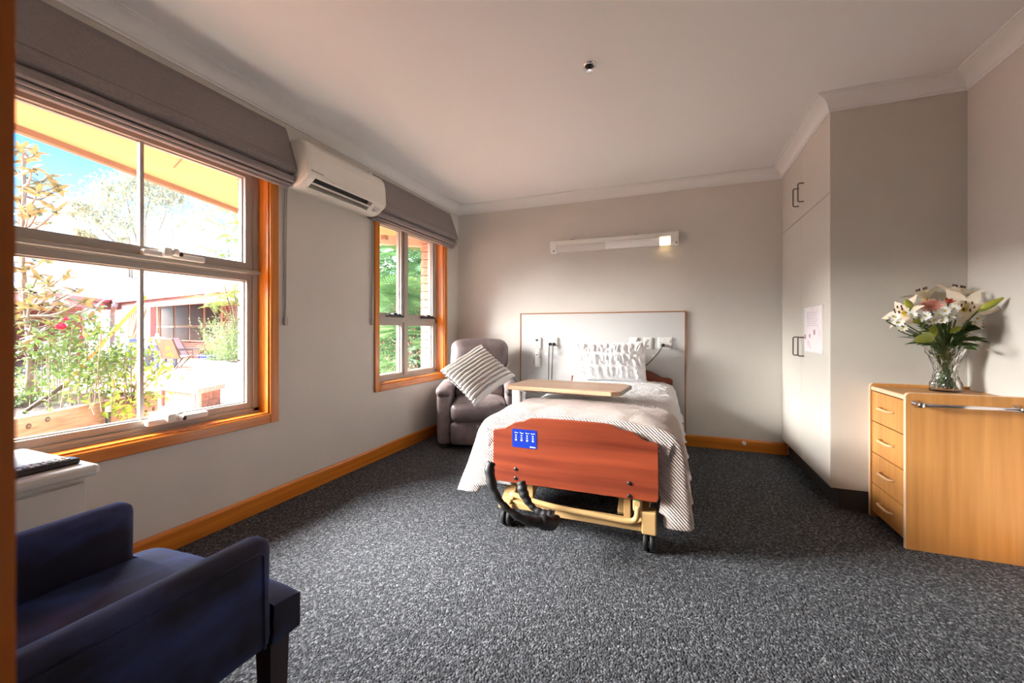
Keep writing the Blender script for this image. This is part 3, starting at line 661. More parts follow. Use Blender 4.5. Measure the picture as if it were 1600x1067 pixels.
def blanket():
    nu, nv, nw = 150, 70, 12
    core = sheet(blanket_fn, nu, nv, bwr); first = core.v[:nu]; m = MB()
    rows = []
    for k in range(nw, 0, -1):
        w_ = k / nw; row = []
        for i, p in enumerate(first):
            x, y, z = p
            side = smooth01(.585, .50, z)                      # 0 on top, 1 on the hanging sides
            inw = (.13 if x > -.45 else .17) * math.sin(w_ * math.pi / 2)
            drop = .17 * w_ * (1 - side); yy = y - .010 * math.sin(w_ * math.pi) + .012 * w_ * side
            fold = .010 * math.sin(z * 30) * side * w_
            row.append(Vector((x + (-inw if x > -.45 else inw) * side * (1 if z > .2 else .8) + fold, yy, z - drop)))
        rows.append(row)
    vs_ = [p for r_ in rows for p in r_] + core.v; tot = nw + nv
    m.add(vs_, [(j * nu + i, j * nu + i + 1, (j + 1) * nu + i + 1, (j + 1) * nu + i) for j in range(tot - 1) for i in range(nu - 1)])
    return m
tag(build('blanket', blanket(), KNIT, smooth=True, solid=.007), 'pinkish beige knitted throw draped over the foot of bed', 'blanket')
# ruched pillow standing against the headboard
PIL = mat('pillow_cotton', C3(244, 244, 244), .85, sheen=.15)
def pillow():
    m = MB(); nu, nv = 150, 90; W_, H_, T_ = .335, .195, .085
    def pt(u, v, s):
        a, b = u * 2 - 1, v * 2 - 1
        e = (1 - abs(a) ** 3.2) ** .5 * (1 - abs(b) ** 3.2) ** .5 if abs(a) < 1 and abs(b) < 1 else 0
        x = a * W_ * (1 - .05 * (1 - b * b)) ; z = b * H_ * (1 - .10 * (1 - a * a)) + (.012 * abs(a) ** 3 if b > .9 else 0)
        y = s * (T_ * e + .004)
        if s < 0:
            rows = [-.92, -.27, .36, .95]; g = min(abs(b - r_) for r_ in rows)
            band = sum(1 for r_ in rows if b > r_)
            amp = .015 * min(1, g * 7) * (e ** .5 if e > 0 else 0)
            y -= amp * (1.5 * nse((a * 13 + b * 2, b * 2.2, band * 5.1), 1) + .9 * nse((a * 26 - b * 3, b * 3.5, band * 3.3), 1) + .5 * math.sin(a * 30 + 4 * nse((a * 2, b * 2, band), 1) + b * 5))
            y += .012 * math.exp(-(g * 28) ** 2) * e
        return Vector((x, y, z))
    m.grid(lambda u, v: pt(u, v, -1), nu, nv); m.grid(lambda u, v: pt(1 - u, v, 1), nu, nv)
    M = Matrix.Translation((-.545, 3.885, .758)) @ Matrix.Rotation(R(-14), 4, 'X') @ Matrix.Rotation(R(0), 4, 'Z')
    return m.xf(M)
tag(build('pillow', pillow(), PIL, smooth=True), 'white ruched pillow standing upright at the head of bed', 'pillow')

# ================================================================== OVERBED TABLE
OAKT = wood('table_oak', C3(186, 146, 112), C3(210, 174, 142), 'x', rough=.4, fine=30)
tb = thing('overbed_table', 'wheeled overbed table with oak top reaching across the bed', 'table', (-.645, 2.715, 0))
Mt = rotz(R(-5), (-.645, 2.715, 0))
x0, x1, y0, y1 = -1.02, -.27, 2.505, 2.925; zt = .685
poly = [(x0 + .03, y0), (x1 - .05, y0), (x1, y0 + .05), (x1, y1 - .05), (x1 - .05, y1), (x0 + .05, y1), (x0, y1 - .04), (x0, y0 + .03)]
tp = build('table_top', MB().prism(poly, 'z', zt - .026, zt).xf(Mt), OAKT, tb, bevel=.004)
build('end_trim', MB().prism([(x1 + .001, y0 + .052), (x1 + .005, y0 + .052), (x1 + .005, y1 - .052), (x1 + .001, y1 - .052)], 'z', zt - .024, zt - .002).xf(Mt), GREYP, tp)
build('rail', MB().rbox(-1.0, -.36, 2.66, 2.76, zt - .06, zt - .026, .006).xf(Mt), ALU, tb)
build('post', MB().rbox(-1.05, -.985, 2.66, 2.745, .06, zt - .03, .008).xf(Mt), WHITEP, tb)
build('inner_post', MB().rbox(-.984, -.972, 2.675, 2.73, .30, zt - .03, .003).xf(Mt), CHROME, tb)
for y in (2.56, 2.86): build('foot', MB().rbox(-1.07, -.35, y - .02, y + .02, .052, .085, .006).xf(Mt), WHITEP, tb)
build('foot_bridge', MB().rbox(-1.07, -.99, 2.57, 2.85, .055, .09, .006).xf(Mt), WHITEP, tb)
for x in (-1.05, -.38):
    for y in (2.56, 2.86):
        build('wheel', MB().lathe([(.01, -.01), (.026, -.01), (.026, .01), (.01, .01)], (0, 0, 0), 16).xf(Mt @ Matrix.Translation((x, y, .0265)) @ Matrix.Rotation(R(90), 4, 'Y')), BLACKM, tb)

# ================================================================== RECLINER
LEA = mat('recliner_leather', C3(126, 114, 114), .42, c2=C3(104, 92, 92), vs_=(9, 9, 9), bump=(30, .35, .012), spec=.5)
rc0 = Vector((-1.60, 3.30, 0))                         # centre of the front edge
rc = thing('recliner', 'grey leather recliner armchair standing in the corner under window', 'armchair', (-1.60, 3.30, 0))
MR = Matrix.Translation(rc0) @ Matrix.Rotation(R(25), 4, 'Z')
def puff(x0, x1, y0, y1, z0, z1, r, bul=.0, bulax=2, nz_=.006, sub=None):
    m = MB().rbox(x0, x1, y0, y1, z0, z1, r, 3)
    bm = bmesh.new(); vv = [bm.verts.new(p) for p in m.v]
    for f_ in m.f: bm.faces.new([vv[i] for i in f_])
    long_e = [e for e in bm.edges if e.calc_length() > .07]
    bmesh.ops.subdivide_edges(bm, edges=long_e, cuts=7, use_grid_fill=True); bmesh.ops.triangulate(bm, faces=[f for f in bm.faces if len(f.verts) > 4])
    bm.verts.index_update(); cx_, cy_, cz_ = (x0 + x1) / 2, (y0 + y1) / 2, (z0 + z1) / 2
    out = []
    for v in bm.verts:
        p = v.co.copy(); a = (p.x - cx_) / ((x1 - x0) / 2); b = (p.y - cy_) / ((y1 - y0) / 2); c = (p.z - cz_) / ((z1 - z0) / 2)
        k = lambda s: max(0, 1 - s * s)
        p.z += bul * k(a) * k(b) * c; p.y += bul * .8 * k(a) * k(c) * b
        p += Vector((1, 1, 1)) * noise.noise(p * 9) * nz_; out.append(p)
    fs = [[v.index for v in f.verts] for f in bm.faces]; bm.free()
    return MB().add(out, fs)
def rpart(name, mb, mt=LEA, par=None): return build(name, mb.xf(MR), mt, par or rc, smooth=True)
rpart('base', puff(-.25, .25, .05, .62, .05, .24, .02))
rpart('foot_panel', puff(-.25, .25, -.03, .06, .045, .235, .025, .02))
rpart('seat_cushion', puff(-.25, .25, -.05, .52, .235, .41, .055, .03))
for s in (-1, 1):
    xa_, xb_ = (-.37, -.245) if s < 0 else (.245, .37)
    rpart('armrest', puff(xa_, xb_, 0, .60, .04, .50, .03, .008))
    rpart('arm_pad', puff(xa_ - .008, xb_ + .008, -.022, .56, .455, .56, .045, .012))
    for y in (.05, .52): rpart('leg', MB().rbox(s * .31 - .025, s * .31 + .025, y, y + .05, 0, .045, .005), DARK)
MR_save = MR
MR = MR_save @ Matrix.Translation((0, .45, .38)) @ Matrix.Rotation(R(-11), 4, 'X')
rpart('backrest', puff(-.27, .27, .03, .15, -.2, .40, .04, .02))
rpart('lumbar_cushion', puff(-.245, .245, -.06, .10, 0, .31, .05, .03))
rpart('head_cushion', puff(-.29, .29, -.085, .13, .29, .57, .07, .035))
MR = MR_save
# ribbed cushion standing on one corner
CUSH = mat('ribbed_plush', C3(222, 217, 212), .9, sheen=.4, bump=(120, .2, .003))
def cushion():
    m = MB(); n = 160; W_ = .235
    def pt(u, v, s):
        a, b = u * 2 - 1, v * 2 - 1
        e = (max(0, 1 - abs(a) ** 2.6)) ** .5 * (max(0, 1 - abs(b) ** 2.6)) ** .5
        pin = 1 - .07 * (1 - b * b) if True else 1
        x = a * W_ * (1 - .08 * (1 - b * b)); z = b * W_ * (1 - .08 * (1 - a * a))
        rib = abs(math.sin((b + 1) * math.pi * 6.0 + .45 * nse((a * 2, b * 2, 1), 1))) ** .75
        return Vector((x, s * (.052 * e + .032 * rib * min(1, e * 2 + .3) + .002), z + .004 * nse((a * 4, b * 4, 2))))
    m.grid(lambda u, v: pt(u, v, -1), 50, n); m.grid(lambda u, v: pt(1 - u, v, 1), 50, n)
    return m
T_ = at(748, 535, 3.86); L_ = at(690, 584, 3.62); R_ = at(802, 596, 3.62); B_ = at(746, 624, 3.44)
cc = (T_ + L_ + R_ + B_) / 4
vx = ((T_ - L_) + (R_ - B_)).normalized()            # ribs run lower-left to upper-right
vz0 = ((T_ - R_) + (L_ - B_)).normalized(); vy = vz0.cross(vx).normalized(); vz = vx.cross(vy)
cu = cushion().xf(frame(cc, vx, vy, vz))
tag(build('cushion', cu, CUSH, smooth=True), 'pale grey ribbed plush cushion propped on recliner seat', 'cushion')

# ================================================================== CHEST OF DRAWERS
BEECH = wood('beech_laminate', C3(186, 126, 62), C3(212, 152, 84), 'z', rough=.42, fine=26)
BEECHX = wood('beech_top', C3(186, 126, 62), C3(212, 152, 84), 'x', rough=.42, fine=26)
BEECHD = wood('beech_drawer', C3(186, 126, 62), C3(212, 152, 84), 'z', rough=.42, fine=26)
PALE = mat('pale_edge', C3(228, 192, 158), .45)
HAND = mat('handle_cream', C3(226, 186, 140), .4)
ch = thing('chest_of_drawers', 'beech chest of drawers with chrome towel rail beside wardrobe', 'chest', (1.26, 2.73, 0))
cx0, cx1, cy0, cy1, ctz = 1.052, XR - .002, 2.535, YW - .003, .735
def endp(y0, y1):   # end panels with a rounded upper corner
    r = .022; x0, x1, z1 = cx0 - .006, cx1, ctz + .014
    arc = [(x0 + r - r * math.cos(R(a)), z1 - r + r * math.sin(R(a))) for a in range(0, 91, 15)]
    return MB().prism([(x1, 0), (x0, 0)] + arc + [(x1, z1)], 'y', y0, y1)
pf_ = build('end_panel', endp(cy0, cy0 + .018), BEECH, ch); build('end_panel', endp(cy1 - .018, cy1), BEECH, ch)
def edging(y0, y1):
    r = .022; x0, x1, z1 = cx0 - .0085, cx1, ctz + .0165; r2 = r - .0025
    o_ = [(x0, .0)] + [(x0 + r - r * math.cos(R(a)), z1 - r + r * math.sin(R(a))) for a in range(0, 91, 15)] + [(x1, z1)]
    i_ = [(x0 + .0025, .0)] + [(x0 + r - r2 * math.cos(R(a)), z1 - r + r2 * math.sin(R(a))) for a in range(0, 91, 15)] + [(x1, z1 - .0025)]
    n = len(o_); m = MB()
    m.add([(p[0], y0, p[1]) for p in o_] + [(p[0], y0, p[1]) for p in i_] + [(p[0], y1, p[1]) for p in o_] + [(p[0], y1, p[1]) for p in i_],
          [(i, i + 1, n + i + 1, n + i) for i in range(n - 1)] + [(2 * n + i, 3 * n + i, 3 * n + i + 1, 2 * n + i + 1) for i in range(n - 1)] + [(i, 2 * n + i, 2 * n + i + 1, i + 1) for i in range(n - 1)])
    return m
build('edging', edging(cy0 - .001, cy0 + .019), PALE, ch); build('edging', edging(cy1 - .019, cy1 + .001), PALE, ch)
build('top', MB().box(cx0 + .004, cx1, cy0 + .018, cy1 - .018, ctz - .022, ctz), BEECHX, ch)
build('top_edge', MB().rbox(cx0 - .005, cx0 + .004, cy0 + .018, cy1 - .018, ctz - .022, ctz, .003, 1), PALE, ch)
build('carcass', MB().box(cx0 + .02, cx1, cy0 + .018, cy1 - .018, .03, ctz - .022), BEECH, ch)
zs = [.03, .19, .365, .54, .710]
for i in range(4):
    dr = build('drawer', MB().rbox(cx0 + .0, cx0 + .018, cy0 + .020, cy1 - .020, zs[i] + .002, zs[i + 1] - .003, .0015, 1), BEECHD, ch)
    zc_ = (zs[i] + zs[i + 1]) / 2 + .004
    build('handle', MB().tube([(cx0, 2.665, zc_), (cx0 - .022, 2.675, zc_), (cx0 - .026, 2.69, zc_), (cx0 - .026, 2.775, zc_), (cx0 - .022, 2.79, zc_), (cx0, 2.80, zc_)], .0065, 8), HAND, dr, smooth=True)
rl = build('towel_rail', MB().tube([(1.085, cy0 - .042, .70), (cx1 - .04, cy0 - .042, .70)], .0085, 12), CHROME, ch, smooth=True)
for x in (1.083, 1.432):
    build('rail_bracket', MB().lathe([(.019, 0), (.019, .006), (.010, .012), (.010, .034), (.014, .04), (.014, .052), (.006, .056)], (0, 0, 0), 20).xf(Matrix.Translation((x, cy0, .70)) @ Matrix.Rotation(R(90), 4, 'X')), CHROME, rl, smooth=True)

# ================================================================== VASE OF FLOWERS
CRY = bpy.data.materials.new('crystal'); CRY.use_nodes = True
b_ = CRY.node_tree.nodes['Principled BSDF']; b_.inputs['Transmission Weight'].default_value = 1; b_.inputs['Roughness'].default_value = .02; b_.inputs['IOR'].default_value = 1.5; b_.inputs['Base Color'].default_value = (.96, .97, .95, 1)
VX, VY, VZ = 1.315, 2.80, ctz
def vase():
    m = MB(); n = 48; rings = 34; Hh = .232
    def rad(t): 
        P = [(0, .062), (.12, .06), (.35, .046), (.5, .043), (.7, .056), (.9, .078), (1, .086)]
        for i in range(len(P) - 1):
            if t <= P[i + 1][0]:
                s_ = (t - P[i][0]) / (P[i + 1][0] - P[i][0]); s_ = s_ * s_ * (3 - 2 * s_) * .5 + s_ * .5; return P[i][1] + (P[i + 1][1] - P[i][1]) * s_
        return P[-1][1]
    vs_ = []
    for i in range(rings):
        t = i / (rings - 1); r = rad(t)
        for j in range(n):
            a = 2 * math.pi * j / n
            cut = .004 * (abs(math.sin(a * 6 + t * 9)) + abs(math.sin(a * 6 - t * 9)) - 1) * min(1, t * 6) * min(1, (1 - t) * 7)
            vs_.append((VX + (r + cut) * math.cos(a), VY + (r + cut) * math.sin(a), VZ + t * Hh))
    k = rings
    for i in range(18):                                   # inner skin
        t = 1 - i / 17 * .92; r = rad(t) - .007
        for j in range(n):
            a = 2 * math.pi * j / n; vs_.append((VX + r * math.cos(a), VY + r * math.sin(a), VZ + t * Hh))
    tot = rings + 18
    fs = [(i * n + j, i * n + (j + 1) % n, (i + 1) * n + (j + 1) % n, (i + 1) * n + j) for i in range(tot - 1) for j in range(n)]
    fs += [tuple(range(n))[::-1], tuple(range((tot - 1) * n, tot * n))]
    return m.add(vs_, fs)
tag(build('vase', vase(), CRY, smooth=False), 'cut crystal vase holding flowers on the chest of drawers', 'vase')
LEAFD = mat('leaf_dark', C3(34, 52, 22), .5, c2=C3(60, 84, 34), vs_=(30, 30, 30), trans=.2, sub=C3(70, 110, 30))
LEAFY = mat('leaf_olive', C3(120, 132, 36), .45, c2=C3(146, 152, 52), vs_=(30, 30, 30), trans=.2, sub=C3(150, 170, 50))
STEMG = mat('stem_green', C3(74, 98, 40), .5)
LILY = mat('lily_cream', C3(244, 228, 200), .6, c2=C3(250, 240, 222), vs_=(25, 25, 25), trans=.25, sub=C3(250, 232, 200))
PINK = mat('gerbera_pink', C3(238, 172, 156), .6, trans=.2, sub=C3(245, 180, 160))
WHT = mat('daisy_white', C3(244, 244, 238), .6, trans=.2, sub=C3(245, 245, 240))
YEL = mat('flower_yellow', C3(206, 176, 40), .6); BRN = mat('anther_brown', C3(84, 40, 22), .7)
RED = mat('red_petal', C3(190, 70, 48), .6); BUDY = mat('lily_bud', C3(176, 164, 44), .5, c2=C3(140, 150, 50), vs_=(20, 20, 20))
def petal(Lp, Wp, curl=.3, cup=.2, n=7, w0=.25):
    m = MB(); vs_ = []
    for i in range(n):
        t = i / (n - 1); wd_ = Wp * (w0 + (1 - w0) * math.sin(math.pi * min(1, t * .98 + .02) ** .85) ) * (1 if t < .97 else .25)
        if t > .6: wd_ *= max(.06, 1 - ((t - .6) / .4) ** 2.2)
        z = curl * Lp * (t ** 2) ; y = Lp * t
        for s_ in (-1, 0, 1): vs_.append((s_ * wd_ / 2, y, z + cup * abs(s_) * wd_ / 2))
    fs = [(i * 3 + j, i * 3 + j + 1, (i + 1) * 3 + j + 1, (i + 1) * 3 + j) for i in range(n - 1) for j in range(2)]
    return m.add(vs_, fs)
def faxis(d):
    d = Vector(d).normalized(); x = d.orthogonal().normalized(); return x, d.cross(x), d
me_lily = [mesh_only('petal', petal(.118, .066, -.25, .3), LILY, True), mesh_only('petal', petal(.112, .046, -.3, .3), LILY, True)]
me_ger = mesh_only('petal', petal(.046, .011, .05, .3, 4), PINK, True)
me_dai = mesh_only('petal', petal(.022, .012, .05, .3, 4), WHT, True)
def fcol(c, d, k, n, el, me, par, nm='petal', ph=0, sc=1):
    x, y, z = faxis(d)
    for i in range(n):
        a = ph + 2 * math.pi * i / n; out = (x * math.cos(a) + y * math.sin(a)); dr = out * math.cos(el) + z * math.sin(el); nn = z * math.cos(el) - out * math.sin(el)
        M = frame(Vector(c) + out * k, dr.cross(nn), dr, nn) @ Matrix.Scale(sc, 4); inst(nm, me, par, M)
GRP = 'flowers in the crystal vase'
def stem(c, d, par):
    base = Vector((VX + random.uniform(-.03, .03), VY + random.uniform(-.03, .03), VZ + .03)); neck = Vector((VX, VY, VZ + .2)) + (Vector(c) - Vector((VX, VY, VZ + .2))) * .12
    build('stem', MB().tube(spline([base, neck, Vector(c) - Vector(d).normalized() * .03, Vector(c)], 14), .0035, 6), STEMG, par, smooth=True)
def lily(u, v, t, d, label, sc=1, el=.42):
    c = at(u, v, t); f = thing('lily', label, 'flower', c, GRP)
    fcol(c, d, .004, 3, el, me_lily[0], f, ph=.2, sc=sc); fcol(c, d, .004, 3, el + .1, me_lily[1], f, ph=.2 + math.pi / 3, sc=sc)
    x, y, z = faxis(d)
    for i in range(6):
        a = 2 * math.pi * i / 6; e = c + z * .065 * sc + (x * math.cos(a) + y * math.sin(a)) * .022 * sc
        s_ = build('stamen', MB().tube([c, e], .0012, 5), YEL, f); build('anther', MB().rbox(e.x - .003, e.x + .003, e.y - .003, e.y + .003, e.z - .007, e.z + .007, .002, 1), BRN, s_)
    build('throat', MB().lathe([(.002, -.004), (.012, 0), (.012, .012), (.004, .03)], (0, 0, 0), 8).xf(frame(c, x, y, z)), YEL, f, smooth=True)
    stem(c, d, f); return f
lily(1506, 484, 2.06, (-.25, -1, .25), 'large open cream lily facing outward from the vase', 1.0, .30)
lily(1490, 466, 2.17, (.25, -.2, 1), 'cream lily opening upward at the top of the bouquet', 1.0, .75)
lily(1418, 492, 2.04, (-.9, -.4, .55), 'cream lily drooping over the drawer side of bouquet', .85, .5)
lily(1447, 468, 2.20, (-.3, .1, 1), 'cream lily half hidden behind the pink gerbera', .9, .7)
g = at(1455, 479, 2.02); gb = thing('gerbera', 'salmon pink gerbera among the cream lilies', 'flower', g, GRP); gd = (-.3, -.75, .9)
fcol(g, gd, .010, 18, .12, me_ger, gb); fcol(g, gd, .008, 14, .35, me_ger, gb, ph=.1, sc=.85)
x, y, z = faxis(gd); build('disc', MB().lathe([(.002, -.003), (.013, 0), (.012, .006), (.003, .009)], (0, 0, 0), 12).xf(frame(g, x, y, z)), mat('gerbera_disc', C3(220, 150, 120), .8), gb, smooth=True); stem(g, gd, gb)
rd = at(1481, 474, 2.06); rf = thing('red_flower', 'small red flower tucked between gerbera and lily', 'flower', rd, GRP)
me_red = mesh_only('petal', petal(.03, .02, .15, .3, 5), RED, True); fcol(rd, (.2, -.6, 1), .003, 6, .7, me_red, rf); stem(rd, (0, 0, 1), rf)
dz = [(1399, 495, 1.98), (1405, 504, 1.97), (1395, 499, 2.0), (1410, 513, 2.0), (1425, 492, 1.98), (1460, 500, 1.96), (1453, 503, 1.97), (1467, 492, 1.97), (1485, 488, 1.97), (1491, 482, 1.96), (1483, 496, 1.96), (1476, 486, 1.96), (1494, 494, 1.97), (1436, 497, 1.97), (1446, 494, 1.96), (1472, 500, 1.95), (1527, 498, 2.0), (1523, 503, 2.02), (1532, 493, 2.04)]
for i, (u, v, t) in enumerate(dz):
    c = at(u, v, t); f = thing('small_daisy', 'tiny white daisy spray bloom among lily leaves', 'flower', c, GRP)
    d = Vector((random.uniform(-.6, .3), -1, random.uniform(.2, .8))); fcol(c, d, .003, 9, .25, me_dai, f, ph=i)
    x, y, z = faxis(d); build('disc', MB().lathe([(.001, -.001), (.005, 0), (.004, .004), (.001, .005)], (0, 0, 0), 8).xf(frame(c, x, y, z)), YEL, f); stem(c, d, f)
# bud
b0 = at(1528, 486, 1.99); b1 = at(1568, 465, 1.93); bd = thing('lily_bud', 'long yellow green lily bud leaning out of bouquet', 'flower', b0, GRP)
kk = 12; build('bud', MB().tube([b0.lerp(b1, i / (kk - 1)) for i in range(kk)], [.004 + .0125 * math.sin(math.pi * min(1, (i / (kk - 1)) ** .8)) for i in range(kk)], 9), BUDY, bd, smooth=True)
nk = Vector((VX, VY, VZ + .2)); build('stem', MB().tube(spline([Vector((VX - .02, VY, VZ + .03)), nk, at(1510, 505, 2.03), b0], 14), .0035, 6), STEMG, bd, smooth=True)
b0 = at(1425, 481, 2.02); b1 = at(1414, 468, 2.0); bd = thing('lily_bud', 'short closed green bud beside the drooping lily', 'flower', b0, GRP)
build('bud', MB().tube([b0.lerp(b1, i / 7) for i in range(8)], [.004 + .011 * math.sin(math.pi * min(1, (i / 7) ** .8)) for i in range(8)], 8), BUDY, bd, smooth=True); stem(b0, (0, 0, 1), bd)
# leaves
me_lf = [mesh_only('leaf', petal(.085, .032, -.15, .25), LEAFD, True), mesh_only('leaf', petal(.06, .03, -.15, .25), LEAFY, True), mesh_only('leaf', petal(.07, .016, -.2, .3), LEAFD, True)]
fl_ = thing('foliage', 'dark green and olive leaves filling out the vase bouquet', 'foliage', (VX, VY, VZ + .2))
for (u, v, t, u2, v2, t2) in ((1440, 520, 1.97, 1443, 500, 1.96), (1459, 526, 1.97, 1458, 505, 1.97), (1458, 533, 1.95, 1425, 522, 1.92), (1438, 505, 1.96, 1425, 498, 1.95), (1485, 520, 1.98, 1504, 508, 1.96)):
    a, b = at(u, v, t), at(u2, v2, t2); M = aim(a, b - a, 0, (b - a).length / .06); M = M @ Matrix.Rotation(R(50), 4, 'Y'); inst('leaf', me_lf[1], fl_, M)
rnd = random.Random(3)
for i in range(110):
    a = rnd.uniform(0, 2 * math.pi); el = rnd.uniform(-.25, 1.1); rr = rnd.uniform(.02, .11)
    d = Vector((math.cos(a) * math.cos(el), math.sin(a) * math.cos(el), math.sin(el)))
    c = Vector((VX, VY, VZ + .225)) + Vector((d.x * rr, d.y * rr, abs(d.z) * .10 + rnd.uniform(0, .06)))
    e = c + d * .08
    if e.x > XR - .01 or e.y > YW - .01: d.x = -abs(d.x) * .6; d.y = -abs(d.y) * .6
    inst('leaf', me_lf[rnd.choice((0, 2, 2))], fl_, aim(c, d, rnd.uniform(-.8, .8), rnd.uniform(.7, 1.1)))
for i in range(34):
    a = rnd.uniform(0, 6.28); d = Vector((math.cos(a), math.sin(a), rnd.uniform(-.05, .35))); c = Vector((VX, VY, VZ + .24)) + Vector((d.x, d.y, 0)) * rnd.uniform(.03, .09) + Vector((0, 0, rnd.uniform(0, .05)))
    e = c + d * .1
    if e.x > XR - .01 or e.y > YW - .01: continue
    inst('leaf', me_lf[rnd.choice((0, 0, 2))], fl_, aim(c, d, rnd.uniform(-.8, .8), rnd.uniform(.8, 1.2)))
for i in range(16):
    a = rnd.uniform(0, 6.28); b = Vector((VX + .04 * math.cos(a), VY + .04 * math.sin(a), VZ + .018)); a2 = a + rnd.uniform(2.2, 4)
    build('stalk', MB().tube([b, Vector((VX, VY, VZ + .11)) + Vector((rnd.uniform(-.02, .02), rnd.uniform(-.02, .02), 0)), Vector((VX + .055 * math.cos(a2), VY + .055 * math.sin(a2), VZ + .235))], .0034, 6), STEMG, fl_)

# ================================================================== BLUE TUB CHAIR
def velvet():
    m = mat('blue_velvet', C3(14, 20, 50), .65, c2=C3(44, 60, 118), vs_=(8, 5, 10), contrast=(.42, .64), detail=9, sheen=.45, bump=(10, .25, .012)); 
    b = m.node_tree.nodes['Principled BSDF']; b.inputs['Sheen Tint'].default_value = C3(120, 155, 240); b.inputs['Sheen Roughness'].default_value = .35; return m
VEL = velvet(); ESP = mat('espresso_wood', C3(46, 28, 32), .35, coat=.2)
bc = thing('tub_chair', 'navy blue velvet armchair with dark tapered legs', 'armchair', (-1.04, .42, 0))
ax0, ax1, yb_, yf_ = -1.315, -.775, .15, .625
def bpart(nm, mb, mt=VEL, sm=True, par=None): return build(nm, mb, mt, par or bc, smooth=sm)
seat_poly = [(ax0 + .012, .694), (ax0 + .012, .628), (ax0 + .060, .628), (ax0 + .060, .2), (ax1 - .060, .2), (ax1 - .060, .628), (ax1 - .008, .628), (ax1 - .008, .694)]
def seat_mesh():
    m = MB(); z0, z1 = .385, .478
    xs_ = [ax0 + .012, ax0 + .03, ax0 + .060] + [ax0 + .060 + (ax1 - ax0 - .12) * i / 14 for i in range(1, 14)] + [ax1 - .060, ax1 - .03, ax1 - .008]
    ys_ = [.2 + .428 * i / 14 for i in range(15)] + [.642, .66, .68, .69, .694]
    vs_, ix, fs = [], {}, []
    def top(x, y):
        a = (x - (ax0 + ax1) / 2) / ((ax1 - ax0) / 2); b = (y - .42) / .275
        e = max(0, 1 - abs(a) ** 4) ** .5; f = max(0, 1 - max(0, b) ** 5) ** .5
        return z1 + .022 * max(0, 1 - a * a) * max(0, 1 - b * b * .7) - .012 * (1 - min(e, 1)) - .014 * (1 - f)
    nx, ny = len(xs_), len(ys_)
    for j, y in enumerate(ys_):
        for i, x in enumerate(xs_): ix[(i, j)] = len(vs_); vs_.append((x, y, top(x, y) + .003 * nse((x * 14, y * 14, 0))))
    ok = lambda i, j: not ((i < 2 or i >= nx - 3) and j < 14)
    for j in range(ny - 1):
        for i in range(nx - 1):
            if ok(i, j): fs.append((ix[(i, j)], ix[(i + 1, j)], ix[(i + 1, j + 1)], ix[(i, j + 1)]))
    m.add(vs_, fs)
    def skirt(keys):
        p = [Vector(vs_[ix[k]]) for k in keys]; n = len(p)
        m.add(p + [Vector((q.x, q.y, .387)) for q in p], [(i, i + 1, n + i + 1, n + i) for i in range(n - 1)])
    skirt([(0, j) for j in range(14, ny)] + [(i, ny - 1) for i in range(1, nx)] + [(nx - 1, j) for j in range(ny - 2, 13, -1)])
    return m
st_ = bpart('seat', seat_mesh())
build('seat_frame', MB().prism([(x_ + (.006 if x_ < -1.04 else -.006), y_ - (.006 if y_ > .65 else 0)) for x_, y_ in seat_poly[::-1]], 'z', .385, .44), VEL, st_)
for s, xa_, xb_ in ((-1, ax0, ax0 + .062), (1, ax1 - .062, ax1)):
    ar = bpart('armrest', puff(xa_, xb_, .16, yf_, .39, .622, .024, 0, nz_=.001))
    xs = xb_ if s > 0 else xa_
    build('piping', MB().tube([(xs - s * .001, .17, .598), (xs - s * .001, yf_ - .034, .598), (xs - s * .001, yf_ - .026, .590), (xs - s * .001, yf_ - .024, .40)], .0035, 6), VEL, ar, smooth=True)
bpart('backrest', puff(ax0 + .002, ax1 - .002, .145, .262, .39, .775, .045, .012, nz_=.001))
for (x, y) in ((ax0 + .04, .65), (ax1 - .04, .65), (ax0 + .04, .19), (ax1 - .04, .19)):
    bpart('leg', MB().add([(x - .014, y - .014, 0), (x + .014, y - .014, 0), (x + .014, y + .014, 0), (x - .014, y + .014, 0), (x - .023, y - .023, .39), (x + .023, y - .023, .39), (x + .023, y + .023, .39), (x - .023, y + .023, .39)],
                          [(0,3,2,1),(4,5,6,7),(0,1,5,4),(1,2,6,5),(2,3,7,6),(3,0,4,7)]), ESP, False)

# ================================================================== WHITE CABINET AND REMOTE
LAMW = mat('white_laminate', C3(226, 224, 218), .45, spec=.4)
cb = thing('cabinet', 'low white laminate cabinet with rounded top under large window', 'cabinet', (-1.98, .45, 0))
ctop = .62
build('top', MB().rbox(XL + .022, -1.722, YF + .02, .765, ctop - .036, ctop, .016, 4), LAMW, cb, smooth=False)
build('body', MB().box(XL + .03, -1.76, YF + .03, .735, .0, ctop - .037), LAMW, cb)
build('drawer_front', MB().rbox(-1.76, -1.742, YF + .035, .733, .36, ctop - .056, .002, 1), LAMW, cb)
build('door', MB().rbox(-1.76, -1.742, YF + .035, .733, .05, .355, .002, 1), LAMW, cb)
rm0 = onZ(118, 717, ctop + .012); rm1 = onZ(8, 742, ctop + .012)
rdv = (rm1 - rm0); rdv.z = 0; rl_ = rdv.length; ang = math.atan2(rdv.y, rdv.x)
rm = thing('remote_control', 'black remote control lying on the white cabinet', 'remote', (rm0.x, rm0.y, ctop))
Mm = Matrix.Translation((rm0.x, rm0.y, ctop)) @ Matrix.Rotation(ang, 4, 'Z')
build('body', MB().rbox(0, rl_, -.028, .028, .001, .02, .006, 3).xf(Mm), BLACKP, rm, smooth=False)
for i in range(9):
    for j in (-1, 0, 1):
        build('button', MB().rbox(.022 + i * .0135, .031 + i * .0135, j * .0155 - .0055, j * .0155 + .0055, .0195, .0235, .001, 1).xf(Mm), WHITEP if (i + j) % 4 else GREYP, rm)

